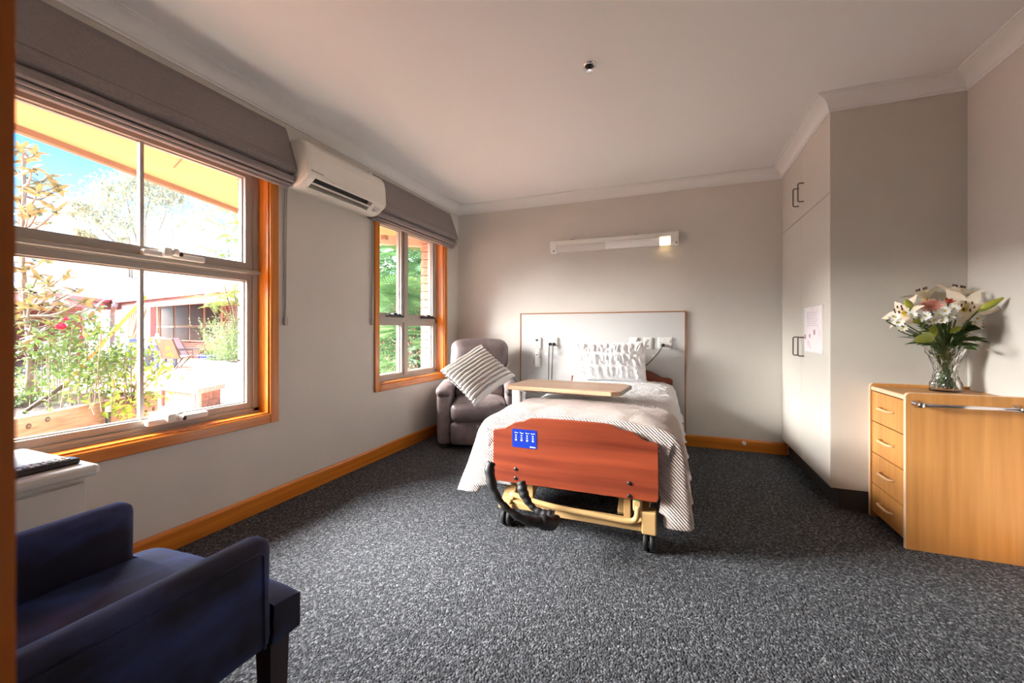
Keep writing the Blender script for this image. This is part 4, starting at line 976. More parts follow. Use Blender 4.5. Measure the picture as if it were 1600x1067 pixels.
# ================================================================== OUTSIDE: EAVES, COURTYARD
GZ = -.06
PAVE = mat('courtyard_paving', C3(150, 104, 84), .9, c2=C3(172, 128, 104), vs_=(1.5, 1.5, 1.5), bump=(12, .3, .01))
struct('ground', MB().add([(XO0, -8, GZ), (-60, -8, GZ), (-60, 45, GZ), (XO0, 45, GZ)], [(0, 1, 2, 3)]), PAVE)
SOFF = mat('soffit_lining', C3(184, 146, 102), .8, c2=C3(174, 136, 94), vs_=(40, 2, 2)); FASC = mat('fascia_brown', C3(126, 92, 72), .7); BEAMP = mat('beam_pink', C3(196, 150, 132), .7)
pA, pB = onZ(24, 193, 2.16), onZ(378, 328, 2.16); dAB = (pB - pA)
pS = pA - dAB * 1.2; pE = pA + dAB * 1.12
sf = struct('trim_11', MB().prism([(XO1, pS.y), (XO1, 4.9), (-3.35, 4.9), (pE.x, pE.y), (pS.x, pS.y)], 'z', 2.16, 2.2), SOFF)
fa = MB(); n_ = Vector((-dAB.y, dAB.x, 0)).normalized()
build('fascia', fa.add([pS + Vector((0, 0, -.035)), pE + Vector((0, 0, -.035)), pE + n_ * .04 + Vector((0, 0, -.035)), pS + n_ * .04 + Vector((0, 0, -.035)), pS + Vector((0, 0, .12)), pE + Vector((0, 0, .12)), pE + n_ * .04 + Vector((0, 0, .12)), pS + n_ * .04 + Vector((0, 0, .12))],
      [(0,3,2,1),(4,5,6,7),(0,1,5,4),(1,2,6,5),(2,3,7,6),(3,0,4,7)]), FASC, sf)
j0 = onZ(272, 262, 2.158); j1 = onZ(292, 240, 2.158); dj = (j1 - j0) * 2
build('joint_strip', MB().tube([j0, j0 + dj * ((XO0 - .01 - j0.x) / dj.x)], .004, 4), FASC, sf)
# beam and soffit seen through the narrow window
bA, bB = at(572, 380, 4.75), at(676, 381, 5.0); bA.z = bB.z = 2.06
bm_ = MB(); dB = bB - bA; nB = Vector((-dB.y, dB.x, 0)).normalized() * .08
build('beam', bm_.add([bA, bB, bB + nB, bA + nB] + [p + Vector((0, 0, .10)) for p in (bA, bB, bB + nB, bA + nB)], [(0,3,2,1),(4,5,6,7),(0,1,5,4),(1,2,6,5),(2,3,7,6),(3,0,4,7)]), BEAMP, sf)
build('bracket', MB().rbox(-.03, .03, -.03, .03, -.02, .03, .004, 1).xf(Matrix.Translation(at(601, 372, 4.6))), FASC, sf)

def quadbar(A, B, th, z0, z1, away):
    """upright board from A to B (xy), thickness th towards 'away'"""
    A, B = Vector((A[0], A[1], 0)), Vector((B[0], B[1], 0)); w_ = Vector((away[0], away[1], 0)).normalized() * th
    q = [A, B, B + w_, A + w_]
    return MB().add([p + Vector((0, 0, z0)) for p in q] + [p + Vector((0, 0, z1)) for p in q], [(0,3,2,1),(4,5,6,7),(0,1,5,4),(1,2,6,5),(2,3,7,6),(3,0,4,7)])

# ---- near raised garden bed made of sleepers
SLEEP = mat('weathered_sleeper', C3(150, 122, 100), .9, c2=C3(120, 96, 78), vs_=(5, 5, 40), bump=(30, .4, .01))
BOLT = mat('bolt_head', C3(96, 90, 84), .5, metal=.6); BOLTD = mat('bolt_recess', C3(48, 42, 38), .8); SOIL = mat('soil', C3(62, 48, 38), 1, bump=(30, .8, .03))
zb = .45
P0 = onZ(18, 656, zb); P1 = onZ(247, 611, zb); e1 = (P1 - P0).normalized(); e2 = Vector((e1.y * -1, e1.x, 0))
if e2.dot(Vector((1, -.5, 0))) > 0: e2 = -e2
bedg = thing('garden_bed', 'raised timber sleeper garden bed with bolts outside window', 'planter', (P0.x, P0.y, GZ))
for (z0, z1) in ((GZ, .195), (.205, zb)):
    build('sleeper', quadbar(P0 - e1 * .7, P1, .075, z0, z1, e2), SLEEP, bedg)
    build('sleeper', quadbar(P1 + e2 * .075 - e1 * .075, P1 + e2 * 1.0 - e1 * .075, .075, z0, z1, e1), SLEEP, bedg)
    build('sleeper', quadbar(P0 - e1 * .7 + e2 * .93, P1 - e1 * .08 + e2 * .93, .075, z0, z1, e2), SLEEP, bedg)
build('soil', quadbar(P0 - e1 * .7 + e2 * .08, P1 - e1 * .08 + e2 * .08, .84, GZ, zb - .07, e2), SOIL, bedg)
for s_, w_ in ((.03, .26), (P1 - P0).length and ((P1 - P0).length - .22, .19),):
    a = P0 + e1 * s_
    po = build('post', quadbar(a - e2 * .012, a + e1 * w_ - e2 * .012, .012, GZ, zb + .002, e2), SLEEP, bedg)
    for (k, z) in ((.25, zb - .065), (.75, zb - .045), (.25, zb - .175), (.75, zb - .16)):
        c = a + e1 * w_ * k - e2 * .012
        M = frame((c.x, c.y, z), e1, (0, 0, 1), -e2)
        build('bolt_recess', MB().lathe([(.019, 0), (.019, .002), (.012, .003)], (0, 0, 0), 14).xf(M), BOLTD, po)
        build('bolt', MB().lathe([(.011, .002), (.011, .006), (.005, .009)], (0, 0, 0), 10).xf(M), BOLT, po)
rp = thing('irrigation_riser', 'black irrigation pipe with white cap beside sleeper bed', 'pipe', (0, 0, 0))
rpx = P0 + e1 * ((P1 - P0).length * .52) - e2 * .05; rp.location = (rpx.x, rpx.y, GZ)
build('pipe', MB().lathe([(.017, 0), (.017, .43)], (rpx.x, rpx.y, GZ), 12), BLACKP, rp); build('cap', MB().lathe([(.02, .43), (.02, .475), (.012, .48)], (rpx.x, rpx.y, GZ), 12), WHITEP, rp)

# ---- leaves and plants
def leafcard(m, c, d, L_, W_, roll, fold=.25):
    M = aim(c, d, roll); q = [(0, 0, 0), (-W_ / 2, L_ * .45, fold * W_), (0, L_ * .5, 0), (W_ / 2, L_ * .45, fold * W_), (0, L_, -.1 * L_)]
    m.add([M @ Vector(p) for p in q], [(0, 2, 1), (0, 3, 2), (1, 2, 4), (2, 3, 4)])
def rdir(rn, up=0): 
    while True:
        d = Vector((rn.uniform(-1, 1), rn.uniform(-1, 1), rn.uniform(-1, 1)))
        if .05 < d.length < 1: d.normalize(); d.z += up; return d.normalized()
GT = lambda n, a, b, rough=.5, tr=.12: mat(n, a, rough, c2=b, vs_=(3, 3, 3), contrast=(.4, .6), trans=tr, sub=b)
MAGT = GT('magnolia_leaf_top', C3(112, 128, 86), C3(140, 154, 110), .35, .05); MAGB = GT('magnolia_leaf_under', C3(146, 126, 88), C3(164, 146, 104), .7, .05)
BARK = mat('bark_grey', C3(128, 112, 98), .9, c2=C3(96, 82, 70), vs_=(20, 20, 6), bump=(30, .5, .01))
ROSEL = GT('rose_leaf', C3(64, 92, 44), C3(104, 132, 58)); CAML = GT('camellia_leaf', C3(96, 124, 40), C3(148, 168, 64), .35)
FERN = GT('feather_leaf', C3(70, 112, 72), C3(112, 152, 96)); WATT = GT('wattle_leaf', C3(112, 140, 66), C3(146, 170, 86)); ROSM = GT('rosemary_leaf', C3(104, 128, 84), C3(140, 160, 104), .6)
EUCA = GT('eucalypt_leaf', C3(128, 130, 104), C3(156, 154, 124), .7)
# magnolia tree with big leaves in rosettes
rn = random.Random(11)
def two_leaf(L_, W_, bend):
    top = petal(L_, W_, bend, .12, 6, .2); m = MB(); m.cm = 0; m.add(top.v, top.f); m.cm = 1
    m.add([v - Vector((0, 0, .0012)) for v in top.v], [tuple(reversed(f)) for f in top.f]); return m
mg_me = [mesh_only('leaf', two_leaf(.125, .046, b), [MAGT, MAGB], True) for b in (-.25, .05, -.4)]
mgb = at(42, 640, 3.62); mgb.z = .38
mg = thing('magnolia_tree', 'magnolia tree with rust backed leaves growing in sleeper bed', 'tree', mgb)
trunk = spline([mgb, at(48, 560, 3.62), at(40, 470, 3.62), at(34, 380, 3.6), at(38, 300, 3.6), at(36, 235, 3.6)], 24)
build('trunk', MB().tube(trunk, [.03 - .0009 * i for i in range(24)], 8), BARK, mg, smooth=True)
ros = [(35,232),(52,262),(80,275),(28,268),(60,300),(30,310),(78,318),(45,335),(28,345),(70,345),(88,330),(55,240),(92,290),
       (35,418),(60,430),(28,450),(85,455),(105,428),(120,452),(70,478),(98,488),(132,470),(140,498),(50,500),(112,520),(80,530),(35,540),(150,515),(128,545),(30,480),(150,480),(60,520),
       (40,250),(66,285),(42,290),(84,300),(62,325),(36,325),(48,450),(75,440),(95,470),(118,490),(62,460),(105,505),(45,475),(88,505),(135,520),(26,500),(45,365),(62,380),(35,392),(75,400),(52,408)]
mgx = MB(); nlf = 0
for (u, v) in ros:
    t_ = 3.6 + rn.uniform(-.28, .3); c = at(u, v, t_)
    tk = min(trunk, key=lambda p: (p - c).length + (.6 if p.z > c.z - .05 else 0)); mid = (tk + c) / 2 + Vector((0, 0, -.05))
    br = build('branch', MB().tube(spline([tk, mid, c], 8), [.012 - .001 * i for i in range(8)], 5), BARK, mg, smooth=True)
    for k in range(11):
        a = k * 2.4 + rn.uniform(-.3, .3); el = rn.uniform(-.35, .95)
        d = Vector((math.cos(a) * math.cos(el), math.sin(a) * math.cos(el), math.sin(el)))
        ML = aim(c - Vector((0, 0, .02 * (k % 3))), d, rn.uniform(-.5, .5), rn.uniform(.6, 1.0)); nlf += 1
        if nlf <= 290: inst('leaf', rn.choice(mg_me), mg, ML)
        else:
            lf_ = two_leaf(.125, .046, -.2)
            b0_ = len(mgx.v); mgx.v += [ML @ v for v in lf_.v]; mgx.f += [tuple(i + b0_ for i in q) for q in lf_.f]; mgx.mi += lf_.mi
stuff(build('leaves', mgx, [MAGT, MAGB], mg, smooth=True))
# rose bush
rb0 = at(110, 640, 3.45); rb0.z = .38
rb = thing('rose_bush', 'leafy rose bush with red blooms in the sleeper bed', 'bush', rb0)
m = MB(); st = MB()
for i in range(46):
    u, v, t_ = rn.uniform(20, 205), rn.uniform(545, 622), rn.uniform(3.2, 4.0)
    if i < 8: u, v, t_ = rn.uniform(60, 160), rn.uniform(505, 545), rn.uniform(3.3, 3.7)
    c = at(u, v, t_); b = Vector((c.x * .985, c.y * .985, .40)); st.tube(spline([b, (b + c) / 2 + Vector((rn.uniform(-.05, .05), rn.uniform(-.05, .05), 0)), c], 6), .004, 5)
    for k in range(48):
        p = c + Vector((rn.gauss(0, .085), rn.gauss(0, .085), rn.gauss(-.02, .065)))
        leafcard(m, p, rdir(rn, .2), rn.uniform(.035, .06), rn.uniform(.022, .034), rn.uniform(-.9, .9))
stuff(build('foliage', m, ROSEL, rb)); stuff(build('canes', st, BARK, rb))
ROSER = mat('rose_red', C3(196, 30, 60), .6, c2=C3(216, 60, 90), vs_=(20, 20, 20), trans=.2, sub=C3(220, 40, 70))
me_rp = mesh_only('petal', petal(.034, .036, .5, .4, 5, .4), ROSER, True)
for (u, v, s_) in ((98, 513, 1.25), (104, 500, .6), (131, 527, .55)):
    c = at(u, v, 3.35); f = build('bloom', MB().lathe([(.002, -.01 * s_), (.012 * s_, 0), (.014 * s_, .014 * s_), (.006 * s_, .026 * s_)], c, 10), ROSER, rb, smooth=True)
    for ring, (n3, el) in enumerate(((5, .15), (5, .6), (4, 1.0))):
        fcol(c, (.4, -.5, .8), .004, n3, el, me_rp, f, ph=ring * .6, sc=s_)
# camellia shrub
cm0 = at(205, 640, 3.75); cm0.z = .38; cm = thing('camellia_shrub', 'bright green young shrub at the end of sleeper bed', 'bush', cm0)
m = MB(); st = MB()
for (u, v, t_) in ((205, 560, 3.8), (220, 575, 3.8), (190, 580, 3.7), (235, 590, 3.8), (212, 600, 3.8), (250, 572, 3.9), (262, 578, 3.95), (230, 555, 3.9), (185, 555, 3.8), (240, 612, 3.7), (222, 620, 3.7), (205, 540, 4.0), (228, 545, 4.0), (176, 600, 3.5), (200, 640, 3.45), (215, 648, 3.4), (185, 636, 3.45), (170, 630, 3.45), (205, 628, 3.5)):
    c = at(u, v, t_); st.tube(spline([cm0, (cm0 + c) / 2 + Vector((0, 0, .03)), c], 7), .005, 5)
    for k in range(15):
        p = c + Vector((rn.gauss(0, .06), rn.gauss(0, .06), rn.gauss(0, .045))); leafcard(m, p, rdir(rn, .15), rn.uniform(.05, .085), rn.uniform(.028, .042), rn.uniform(-.9, .9))
stuff(build('foliage', m, CAML, cm)); stuff(build('stems', st, BARK, cm))
# stake
sk = thing('garden_stake', 'yellow bamboo stake leaning across the rose bush', 'stake', (0, 0, 0)); s0, s1, s2 = at(227, 463, 3.85), at(100, 602, 3.42), at(36, 652, 3.3)
s2.z = max(s2.z, .39); sk.location = (s2.x, s2.y, s2.z)
build('cane', MB().tube([s0.lerp(s1, i / 20) for i in range(21)], [.0165 + (.003 if i % 4 == 0 else 0) for i in range(21)], 8), mat('bamboo', C3(200, 160, 70), .5, c2=C3(170, 124, 44), vs_=(8, 8, 8)), sk, smooth=True)
build('foot', MB().tube([s1, s1.lerp(s2, .5), s2], [.017, .016, .014], 8), mat('dark_cane', C3(64, 48, 34), .8), sk, smooth=True)
# ---- stone bench
STONE = mat('concrete_slab', C3(150, 140, 126), .9, c2=C3(176, 166, 150), vs_=(40, 40, 40), bump=(80, .5, .008)); BLK = mat('pink_block', C3(168, 112, 90), .95, c2=C3(130, 84, 68), vs_=(18, 18, 18), bump=(60, .6, .01)); BLKP = mat('pink_pier', C3(212, 166, 146), .9)
tb_ = .262; N_, L0, R0 = onZ(309, 608, tb_), onZ(238.6, 599.7, tb_), onZ(352, 598.8, tb_)
gbn = thing('garden_bench', 'concrete slab garden bench on pink block legs', 'bench', ((N_.x + L0.x) / 2, (N_.y + L0.y) / 2, GZ))
Q_ = [N_, L0, L0 + R0 - N_, R0]
build('slab', MB().add([p + Vector((0, 0, -.075)) for p in Q_] + list(Q_), [(0,3,2,1),(4,5,6,7),(0,1,5,4),(1,2,6,5),(2,3,7,6),(3,0,4,7)]), STONE, gbn, bevel=.008)
eL = (L0 - N_).normalized(); eR = (R0 - N_).normalized(); lenL, lenR = (L0 - N_).length, (R0 - N_).length
def blkbox(nm, sL0, sL1, sR0, sR1, z0, z1, mt):
    q = [N_ + eL * a + eR * b for a, b in ((sL0, sR0), (sL1, sR0), (sL1, sR1), (sL0, sR1))]
    build(nm, MB().add([Vector((p.x, p.y, z0)) for p in q] + [Vector((p.x, p.y, z1)) for p in q], [(0,3,2,1),(4,5,6,7),(0,1,5,4),(1,2,6,5),(2,3,7,6),(3,0,4,7)]), mt, gbn)
hz = (GZ + tb_ - .075) / 2
for z0, z1 in ((GZ, hz - .004), (hz + .004, tb_ - .076)):
    blkbox('block', .16, lenL * .86, .09, lenR - .1, z0, z1, BLK); blkbox('block', .06, .15, .12, lenR - .06, z0, z1, BLK)
blkbox('pier', .04, .10, .05, .11, GZ, tb_ - .075, BLKP); blkbox('pier', .14, .20, .05, .12, GZ, tb_ - .075, BLKP); blkbox('pier', lenL * .86, lenL * .86 + .07, .05, .12, GZ, tb_ - .075, BLKP)
# ---- whitewashed raised planter with rosemary
WW = mat('whitewashed_board', C3(196, 194, 184), .85, c2=C3(170, 168, 158), vs_=(4, 4, 30))
G0, G1 = onZ(300.7, 591.4, GZ), onZ(376, 604, GZ); gd_ = (G1 - G0); ge = gd_.normalized(); gn = Vector((-ge.y, ge.x, 0))
if gn.dot(G0) < 0: gn = -gn
pl = thing('raised_planter', 'whitewashed timber planter box holding rosemary in courtyard', 'planter', (G0.x, G0.y, GZ))
for z0, z1 in ((GZ, .155), (.165, .39)):
    build('board', quadbar(G0, G1 + ge * .8, .05, z0, z1, gn), WW, pl); build('board', quadbar(G0 + gn * .05, G0 + gn * 1.5, .05, z0, z1, ge), WW, pl)
build('corner_post', quadbar(G0 - gn * .012, G0 + ge * .09 - gn * .012, .012, GZ, .39, gn), WW, pl); build('soil', quadbar(G0 + gn * .06 + ge * .06, G1 + ge * .75 + gn * .06, 1.3, GZ, .33, gn), SOIL, pl)
for i in range(5):
    c = G0 + ge * .045 - gn * .013; build('screw', MB().box(c.x - .012, c.x + .012, c.y - .012, c.y + .012, .02 + i * .08, .044 + i * .08), BOLTD, pl)
rm_b = G0 + ge * 1.0 + gn * .6; rsm = thing('rosemary_bush', 'dense grey green rosemary bush in the white planter', 'bush', (rm_b.x, rm_b.y, .33))
m = MB()
for i in range(420):
    a = rn.uniform(0, 6.28); r0 = rn.uniform(0, .75) ; b = Vector((rm_b.x, rm_b.y, .33)) + ge * (r0 * math.cos(a)) + gn * (r0 * .7 * math.sin(a))
    lean = Vector((b.x - rm_b.x, b.y - rm_b.y, 0)) * .75; H_ = rn.uniform(.55, 1.22) * (1.0 - .3 * r0)
    if i > 330: H_ *= .4; lean *= 1.6
    tip = b + lean * H_ + Vector((rn.uniform(-.1, .1), rn.uniform(-.1, .1), H_))
    for k in range(26):
        p = b.lerp(tip, .12 + .88 * k / 25); d = (tip - b).normalized() + rdir(rn) * 1.0; leafcard(m, p, d, rn.uniform(.05, .09), .016, rn.uniform(-1, 1))
stuff(build('foliage', m, ROSM, rsm)); 
# feathery fronds
def frond(Lf, n, Wl):
    m = MB()
    for i in range(n):
        t_ = (i + 1) / (n + 1); y = Lf * t_; z = -.25 * Lf * t_ * t_; l = Wl * math.sin(math.pi * (.15 + .8 * t_)) 
        for s_ in (-1, 1):
            w_ = Lf / n * .42
            m.add([(0, y - w_, z), (0, y + w_ * .4, z), (s_ * l, y + l * .45 + w_ * .3, z - .12 * l), (s_ * l * .9, y + l * .45 - w_ * .6, z - .12 * l)], [(0, 1, 2, 3)])
    m.add([(-.004, 0, 0), (.004, 0, 0), (.002, Lf, -.25 * Lf), (-.002, Lf, -.25 * Lf)], [(0, 1, 2, 3)])
    return m
def frond_tree(name, label, base, clumps, me, nper, branches=True, bark=BARK):
    t = thing(name, label, 'tree', base)
    for (c, sc) in clumps:
        c = Vector(c)
        if branches: build('branch', MB().tube(spline([base, (base * .45 + c * .55) + Vector((0, 0, .1)), c], 9), [.014 - .0012 * i for i in range(9)], 5), bark, t, smooth=True)
        for k in range(nper):
            a = k * 2.4 + rn.uniform(-.4, .4); el = rn.uniform(-.5, .7); d = Vector((math.cos(a) * math.cos(el), math.sin(a) * math.cos(el), math.sin(el)))
            inst('frond', me, t, aim(c, d, rn.uniform(-.3, .3), sc * rn.uniform(.7, 1.15)))
    return t
me_w = mesh_only('frond', frond(.5, 12, .08), WATT); me_f = mesh_only('frond', frond(.55, 18, .12), FERN)
wb = at(385, 600, 9.6); wb.z = GZ
frond_tree('wattle_tree', 'light green feathery tree rising behind the white planter', wb, [(at(u, v, 9.4 + rn.uniform(-.5, .5)), .9) for u, v in ((345, 320), (362, 335), (330, 330), (350, 350), (372, 352), (340, 372), (358, 378), (325, 345), (372, 380), (335, 392), (372, 330), (320, 465), (345, 462), (365, 455), (372, 470), (335, 478), (350, 400))], me_w, 13)
# dark ferny tree outside the narrow window
fb_ = Vector((-4.1, 5.6, GZ))
cl_ = [(at(rn.uniform(575, 668), rn.uniform(392, 610), rn.uniform(5.0, 6.6)), 1.1) for i in range(30)]
frond_tree('feathery_tree', 'dark green feathery tree crowding the narrow window', fb_, cl_, me_f, 9, False)
m = MB()
hd = thing('hedge', 'dark dense hedge behind the feathery tree', 'hedge', (-4.9, 7.0, GZ))
for i in range(5200):
    p = at(rn.uniform(565, 690), rn.uniform(370, 625), rn.uniform(6.7, 7.6)); leafcard(m, p, rdir(rn), rn.uniform(.07, .14), rn.uniform(.04, .07), rn.uniform(-1, 1))
stuff(build('foliage', m, mat('hedge_leaf', C3(44, 74, 44), .6, c2=C3(74, 106, 64), vs_=(2, 2, 2), trans=.15), hd))
hb_ = at(628, 590, 7.4); build('trunk', MB().tube([(hb_.x, hb_.y, GZ), (hb_.x, hb_.y, 2.0)], [.08, .05], 8), BARK, hd)

# ---- far house across the courtyard
K_, Lw, Rw = at(175, 470, 17.5), at(48, 454, 13.0), at(378, 446.5, 11.7)
zg = 2.3
for p in (K_, Lw, Rw): p.z = 0
RBR = bpy.data.materials.new('house_brick'); RBR.use_nodes = True
def brickmat(m):
    n = m.node_tree; b = n.nodes['Principled BSDF']; t = n.nodes.new('ShaderNodeTexCoord'); mpp = n.nodes.new('ShaderNodeMapping'); mpp.inputs['Rotation'].default_value = (R(90), 0, 0)
    k = n.nodes.new('ShaderNodeTexBrick'); k.inputs['Scale'].default_value = 1; k.inputs['Brick Width'].default_value = .24; k.inputs['Row Height'].default_value = .086; k.inputs['Mortar Size'].default_value = .008
    k.inputs['Color1'].default_value = C3(150, 84, 66); k.inputs['Color2'].default_value = C3(122, 66, 54); k.inputs['Mortar'].default_value = C3(176, 156, 140)
    n.links.new(t.outputs['Object'], mpp.inputs[0]); n.links.new(mpp.outputs[0], k.inputs[0]); n.links.new(k.outputs[0], b.inputs['Base Color']); b.inputs['Roughness'].default_value = .9
brickmat(RBR)
ROOFW = mat('white_roof', C3(216, 214, 210), .6); GUT = mat('gutter_maroon', C3(150, 72, 66), .5); LINT = mat('lintel_pink', C3(212, 160, 146), .7); FRAMEC = mat('window_cream', C3(214, 188, 160), .6)
DGL = mat('dark_glass', C3(40, 36, 36), .35, c2=C3(76, 52, 42), vs_=(.8, .8, .8), spec=.15); DPIPE = mat('downpipe', C3(240, 232, 224), .6)
hs_ = thing('house', 'single storey brick house with white metal roof and maroon gutter', 'house', (K_.x, K_.y, GZ))
def wing(A, B, flip):
    e = (B - A).normalized(); aw = Vector((-e.y, e.x, 0))
    if aw.dot((A + B) / 2) < 0: aw = -aw
    return e, aw, (B - A).length
def wpart(nm, A, e, aw, x0, x1, y0, y1, z0, z1, mt, par=None):
    # own object with local x along the wing so brick courses follow the wall
    me = mesh_only(nm, MB().box(x0, x1, y0, y1, z0, z1), mt); M = frame((A.x, A.y, 0), e, aw, (0, 0, 1))
    if M.to_3x3().determinant() < 0:
        me = mesh_only(nm, MB().box(-x1, -x0, y0, y1, z0, z1), mt); M = frame((A.x, A.y, 0), -e, aw, (0, 0, 1))
    if par is None: return inst(nm, me, hs_, M)
    o = bpy.data.objects.new(nm, me); col.objects.link(o); o.parent = par; return o
Rx = Rw + (Rw - K_).normalized() * 6; Lx = Lw + (Lw - K_).normalized() * 6
eR_, aR, lR = wing(K_, Rx, 0); eL_, aL, lL = wing(K_, Lx, 0)
for (e, aw, ln) in ((eR_, aR, lR), (eL_, aL, lL)):
    wpart('wall', K_, e, aw, -1.2, ln, 1.5, 1.75, GZ, zg + .1, RBR)
    wpart('lintel', K_, e, aw, -.1, ln, .05, .2, zg - .38, zg - .10, LINT); wpart('gutter', K_, e, aw, -.1, ln, -.1, .06, zg - .12, zg + .02, GUT); wpart('verandah_ceiling', K_, e, aw, -.1, ln, .2, 1.5, zg - .12, zg - .08, FRAMEC)
# roof planes meeting in a valley
rise, run = 3.6, 7.5
den = eR_.x * eL_.y - eR_.y * eL_.x; q0 = aR * run - aL * run; s_ = (-(q0.x) * eL_.y + q0.y * eL_.x) / den
Kt = K_ + aR * run + eR_ * s_
def roof(e, aw, ln):
    A = Vector((K_.x, K_.y, zg)); B = A + e * ln; T = Vector((Kt.x, Kt.y, zg + rise)); U = B + aw * run + Vector((0, 0, rise))
    d_ = Vector((0, 0, -.06)); build('roof', MB().add([A, B, U, T, A + d_, B + d_, U + d_, T + d_], [(0,1,2,3),(7,6,5,4),(0,4,5,1),(1,5,6,2),(2,6,7,3),(3,7,4,0)]), ROOFW, hs_)
    rb_ = MB(); n = int(ln / .35)
    for i in range(1, n):
        a = A + e * (ln * i / n); b = a + aw * run * .98 + Vector((0, 0, rise * .98))
        rb_.tube([a + Vector((0, 0, .01)), b + Vector((0, 0, .01))], .018, 4, False)
    stuff(build('roof_ribs', rb_, ROOFW, hs_))
roof(eR_, aR, lR); roof(eL_, aL, lL)
build('valley', MB().tube([Vector((K_.x, K_.y, zg + .03)), Vector((Kt.x, Kt.y, zg + rise + .03))], .06, 6), GUT, hs_)
def xR(u, y):      # distance along right wing where the view through column u crosses depth y
    d = ray(u, HV); d.z = 0; o_ = K_ + aR * y; dn = eR_.x * d.y - eR_.y * d.x; return (-(o_.x) * d.y + o_.y * d.x) / dn
def zR(u, v, y): x = xR(u, y); p = K_ + eR_ * x + aR * y; t_ = (-cS * p.x + cC * p.y); return CAMH + (HV - v) / F * t_
for u in (237.5,): 
    x = xR(u, .12); wpart('column', K_, eR_, aR, x - .09, x + .09, .04, .22, GZ, zg - .38, LINT)
us = [(241, 248), (253, 272), (275.5, 295.5), (298.5, 318), (322, 345)]
z0, zm, z1 = .62, 1.02, 1.72
wx0, wx1 = xR(240, 1.45), xR(347, 1.45)
zA, zM, zB = zR(285, 531, 1.45), zR(285, 510, 1.45), zR(285, 477, 1.45)
for a, b in us:
    x0_, x1_ = xR(a, 1.45), xR(b, 1.45)
    for c, d in ((zA, zM - .04), (zM + .04, zB)):
        wn = wpart('window', K_, eR_, aR, x0_ - .05, x1_ + .05, 1.44, 1.5, c - .05, d + .05, FRAMEC); wpart('pane', K_, eR_, aR, x0_, x1_, 1.42, 1.442, c, d, DGL, wn)
for (a, b) in ((184, 199), (148, 160)):
    x0_, x1_ = xR(a, 1.45), xR(b, 1.45); dw = wpart('door', K_, eR_, aR, x0_ - .12, x1_ + .12, 1.44, 1.5, GZ, zR(190, 488, 1.45) + .12, FRAMEC); wpart('pane', K_, eR_, aR, x0_, x1_, 1.42, 1.442, GZ + .1, zR(190, 488, 1.45), DGL, dw)
dpx = xR(178, .0)
build('downpipe', MB().tube([at(180.5, 470, 17), at(180.5, 477, 17), at(175.5, 488, 17.6), at(175.5, 540, 17.6)], .085, 8), DPIPE, hs_)

# ---- courtyard furniture
SLING = mat('sling_beige', C3(168, 140, 112), .8); SLINGW = mat('sling_white', C3(206, 206, 200), .8); GFR = mat('chair_frame', C3(84, 76, 70), .5)
BLUEP = mat('blue_paint', C3(118, 140, 178), .6); BRNW = mat('brown_slat', C3(110, 72, 56), .8)
def sling_chair(u, v, face, mt, label, sc=1.0):
    b = onZ(u, v, GZ); t = thing('patio_chair', label, 'chair', b, 'sling chairs in the courtyard'); M = Matrix.Translation(b) @ Matrix.Rotation(face, 4, 'Z') @ Matrix.Scale(sc, 4)
    build('sling_seat', MB().add([(-.25, -.25, .42), (.25, -.25, .42), (.25, .2, .36), (-.25, .2, .36), (-.25, -.25, .40), (.25, -.25, .40), (.25, .2, .34), (-.25, .2, .34)], [(0,1,2,3),(7,6,5,4),(0,4,5,1),(1,5,6,2),(2,6,7,3),(3,7,4,0)]).xf(M), mt, t)
    build('sling_back', MB().add([(-.25, .2, .36), (.25, .2, .36), (.25, .48, .96), (-.25, .48, .96), (-.25, .22, .35), (.25, .22, .35), (.25, .50, .95), (-.25, .50, .95)], [(0,1,2,3),(7,6,5,4),(0,4,5,1),(1,5,6,2),(2,6,7,3),(3,7,4,0)]).xf(M), mt, t)
    for s_ in (-.27, .27):
        build('side_frame', MB().tube([(s_, -.28, 0), (s_, -.27, .42), (s_, .2, .36), (s_, .49, .97)], .016, 6).tube([(s_, .42, 0), (s_, .1, .40)], .016, 6).tube([(s_, -.26, .6), (s_, .3, .6)], .018, 6).tube([(s_, -.27, .42), (s_, -.26, .6)], .014, 6).xf(M), GFR, t)
    return t
sling_chair(277, 577, R(200), SLING, 'beige sling patio chair at the blue table', .92)
sling_chair(301, 573, R(130), SLINGW, 'white sling patio chair beside the beige one', .92)
bt = onZ(238, 574, GZ); bt_ = thing('patio_table', 'blue painted courtyard table holding a white pot', 'table', bt); M = Matrix.Translation(bt) @ Matrix.Rotation(R(20), 4, 'Z')
build('table_top', MB().rbox(-.5, .5, -.4, .4, .66, .71, .01, 1).xf(M), BLUEP, bt_)
for x in (-.42, .42):
    for y in (-.32, .32): build('leg', MB().box(x - .04, x + .04, y - .04, y + .04, 0, .66).xf(M), BLUEP, bt_)
pt_ = M @ Vector((.15, 0, .71)); pp = thing('table_pot', 'white pot standing on the blue courtyard table', 'pot', pt_)
build('pot', MB().lathe([(.10, 0), (.13, .17), (.13, .2)], pt_, 12), WHITEP, pp); build('lid', MB().lathe([(.05, .2), (.05, .26), (.02, .32)], pt_, 10), WHITEP, pp)
def blue_chair(u, v, face, label):
    b = onZ(u, v, GZ); t = thing('blue_chair', label, 'chair', b, 'blue chairs at the courtyard table'); M = Matrix.Translation(b) @ Matrix.Rotation(face, 4, 'Z')
    build('seat', MB().rbox(-.22, .22, -.22, .22, .41, .45, .01, 1).xf(M), BLUEP, t); build('backrest', MB().rbox(-.22, .22, .19, .23, .55, .85, .01, 1).xf(M), BLUEP, t)
    for x in (-.19, .19):
        build('leg', MB().box(x - .025, x + .025, -.21, -.16, 0, .41).xf(M), BLUEP, t); build('leg', MB().box(x - .025, x + .025, .18, .23, 0, .85).xf(M), BLUEP, t)
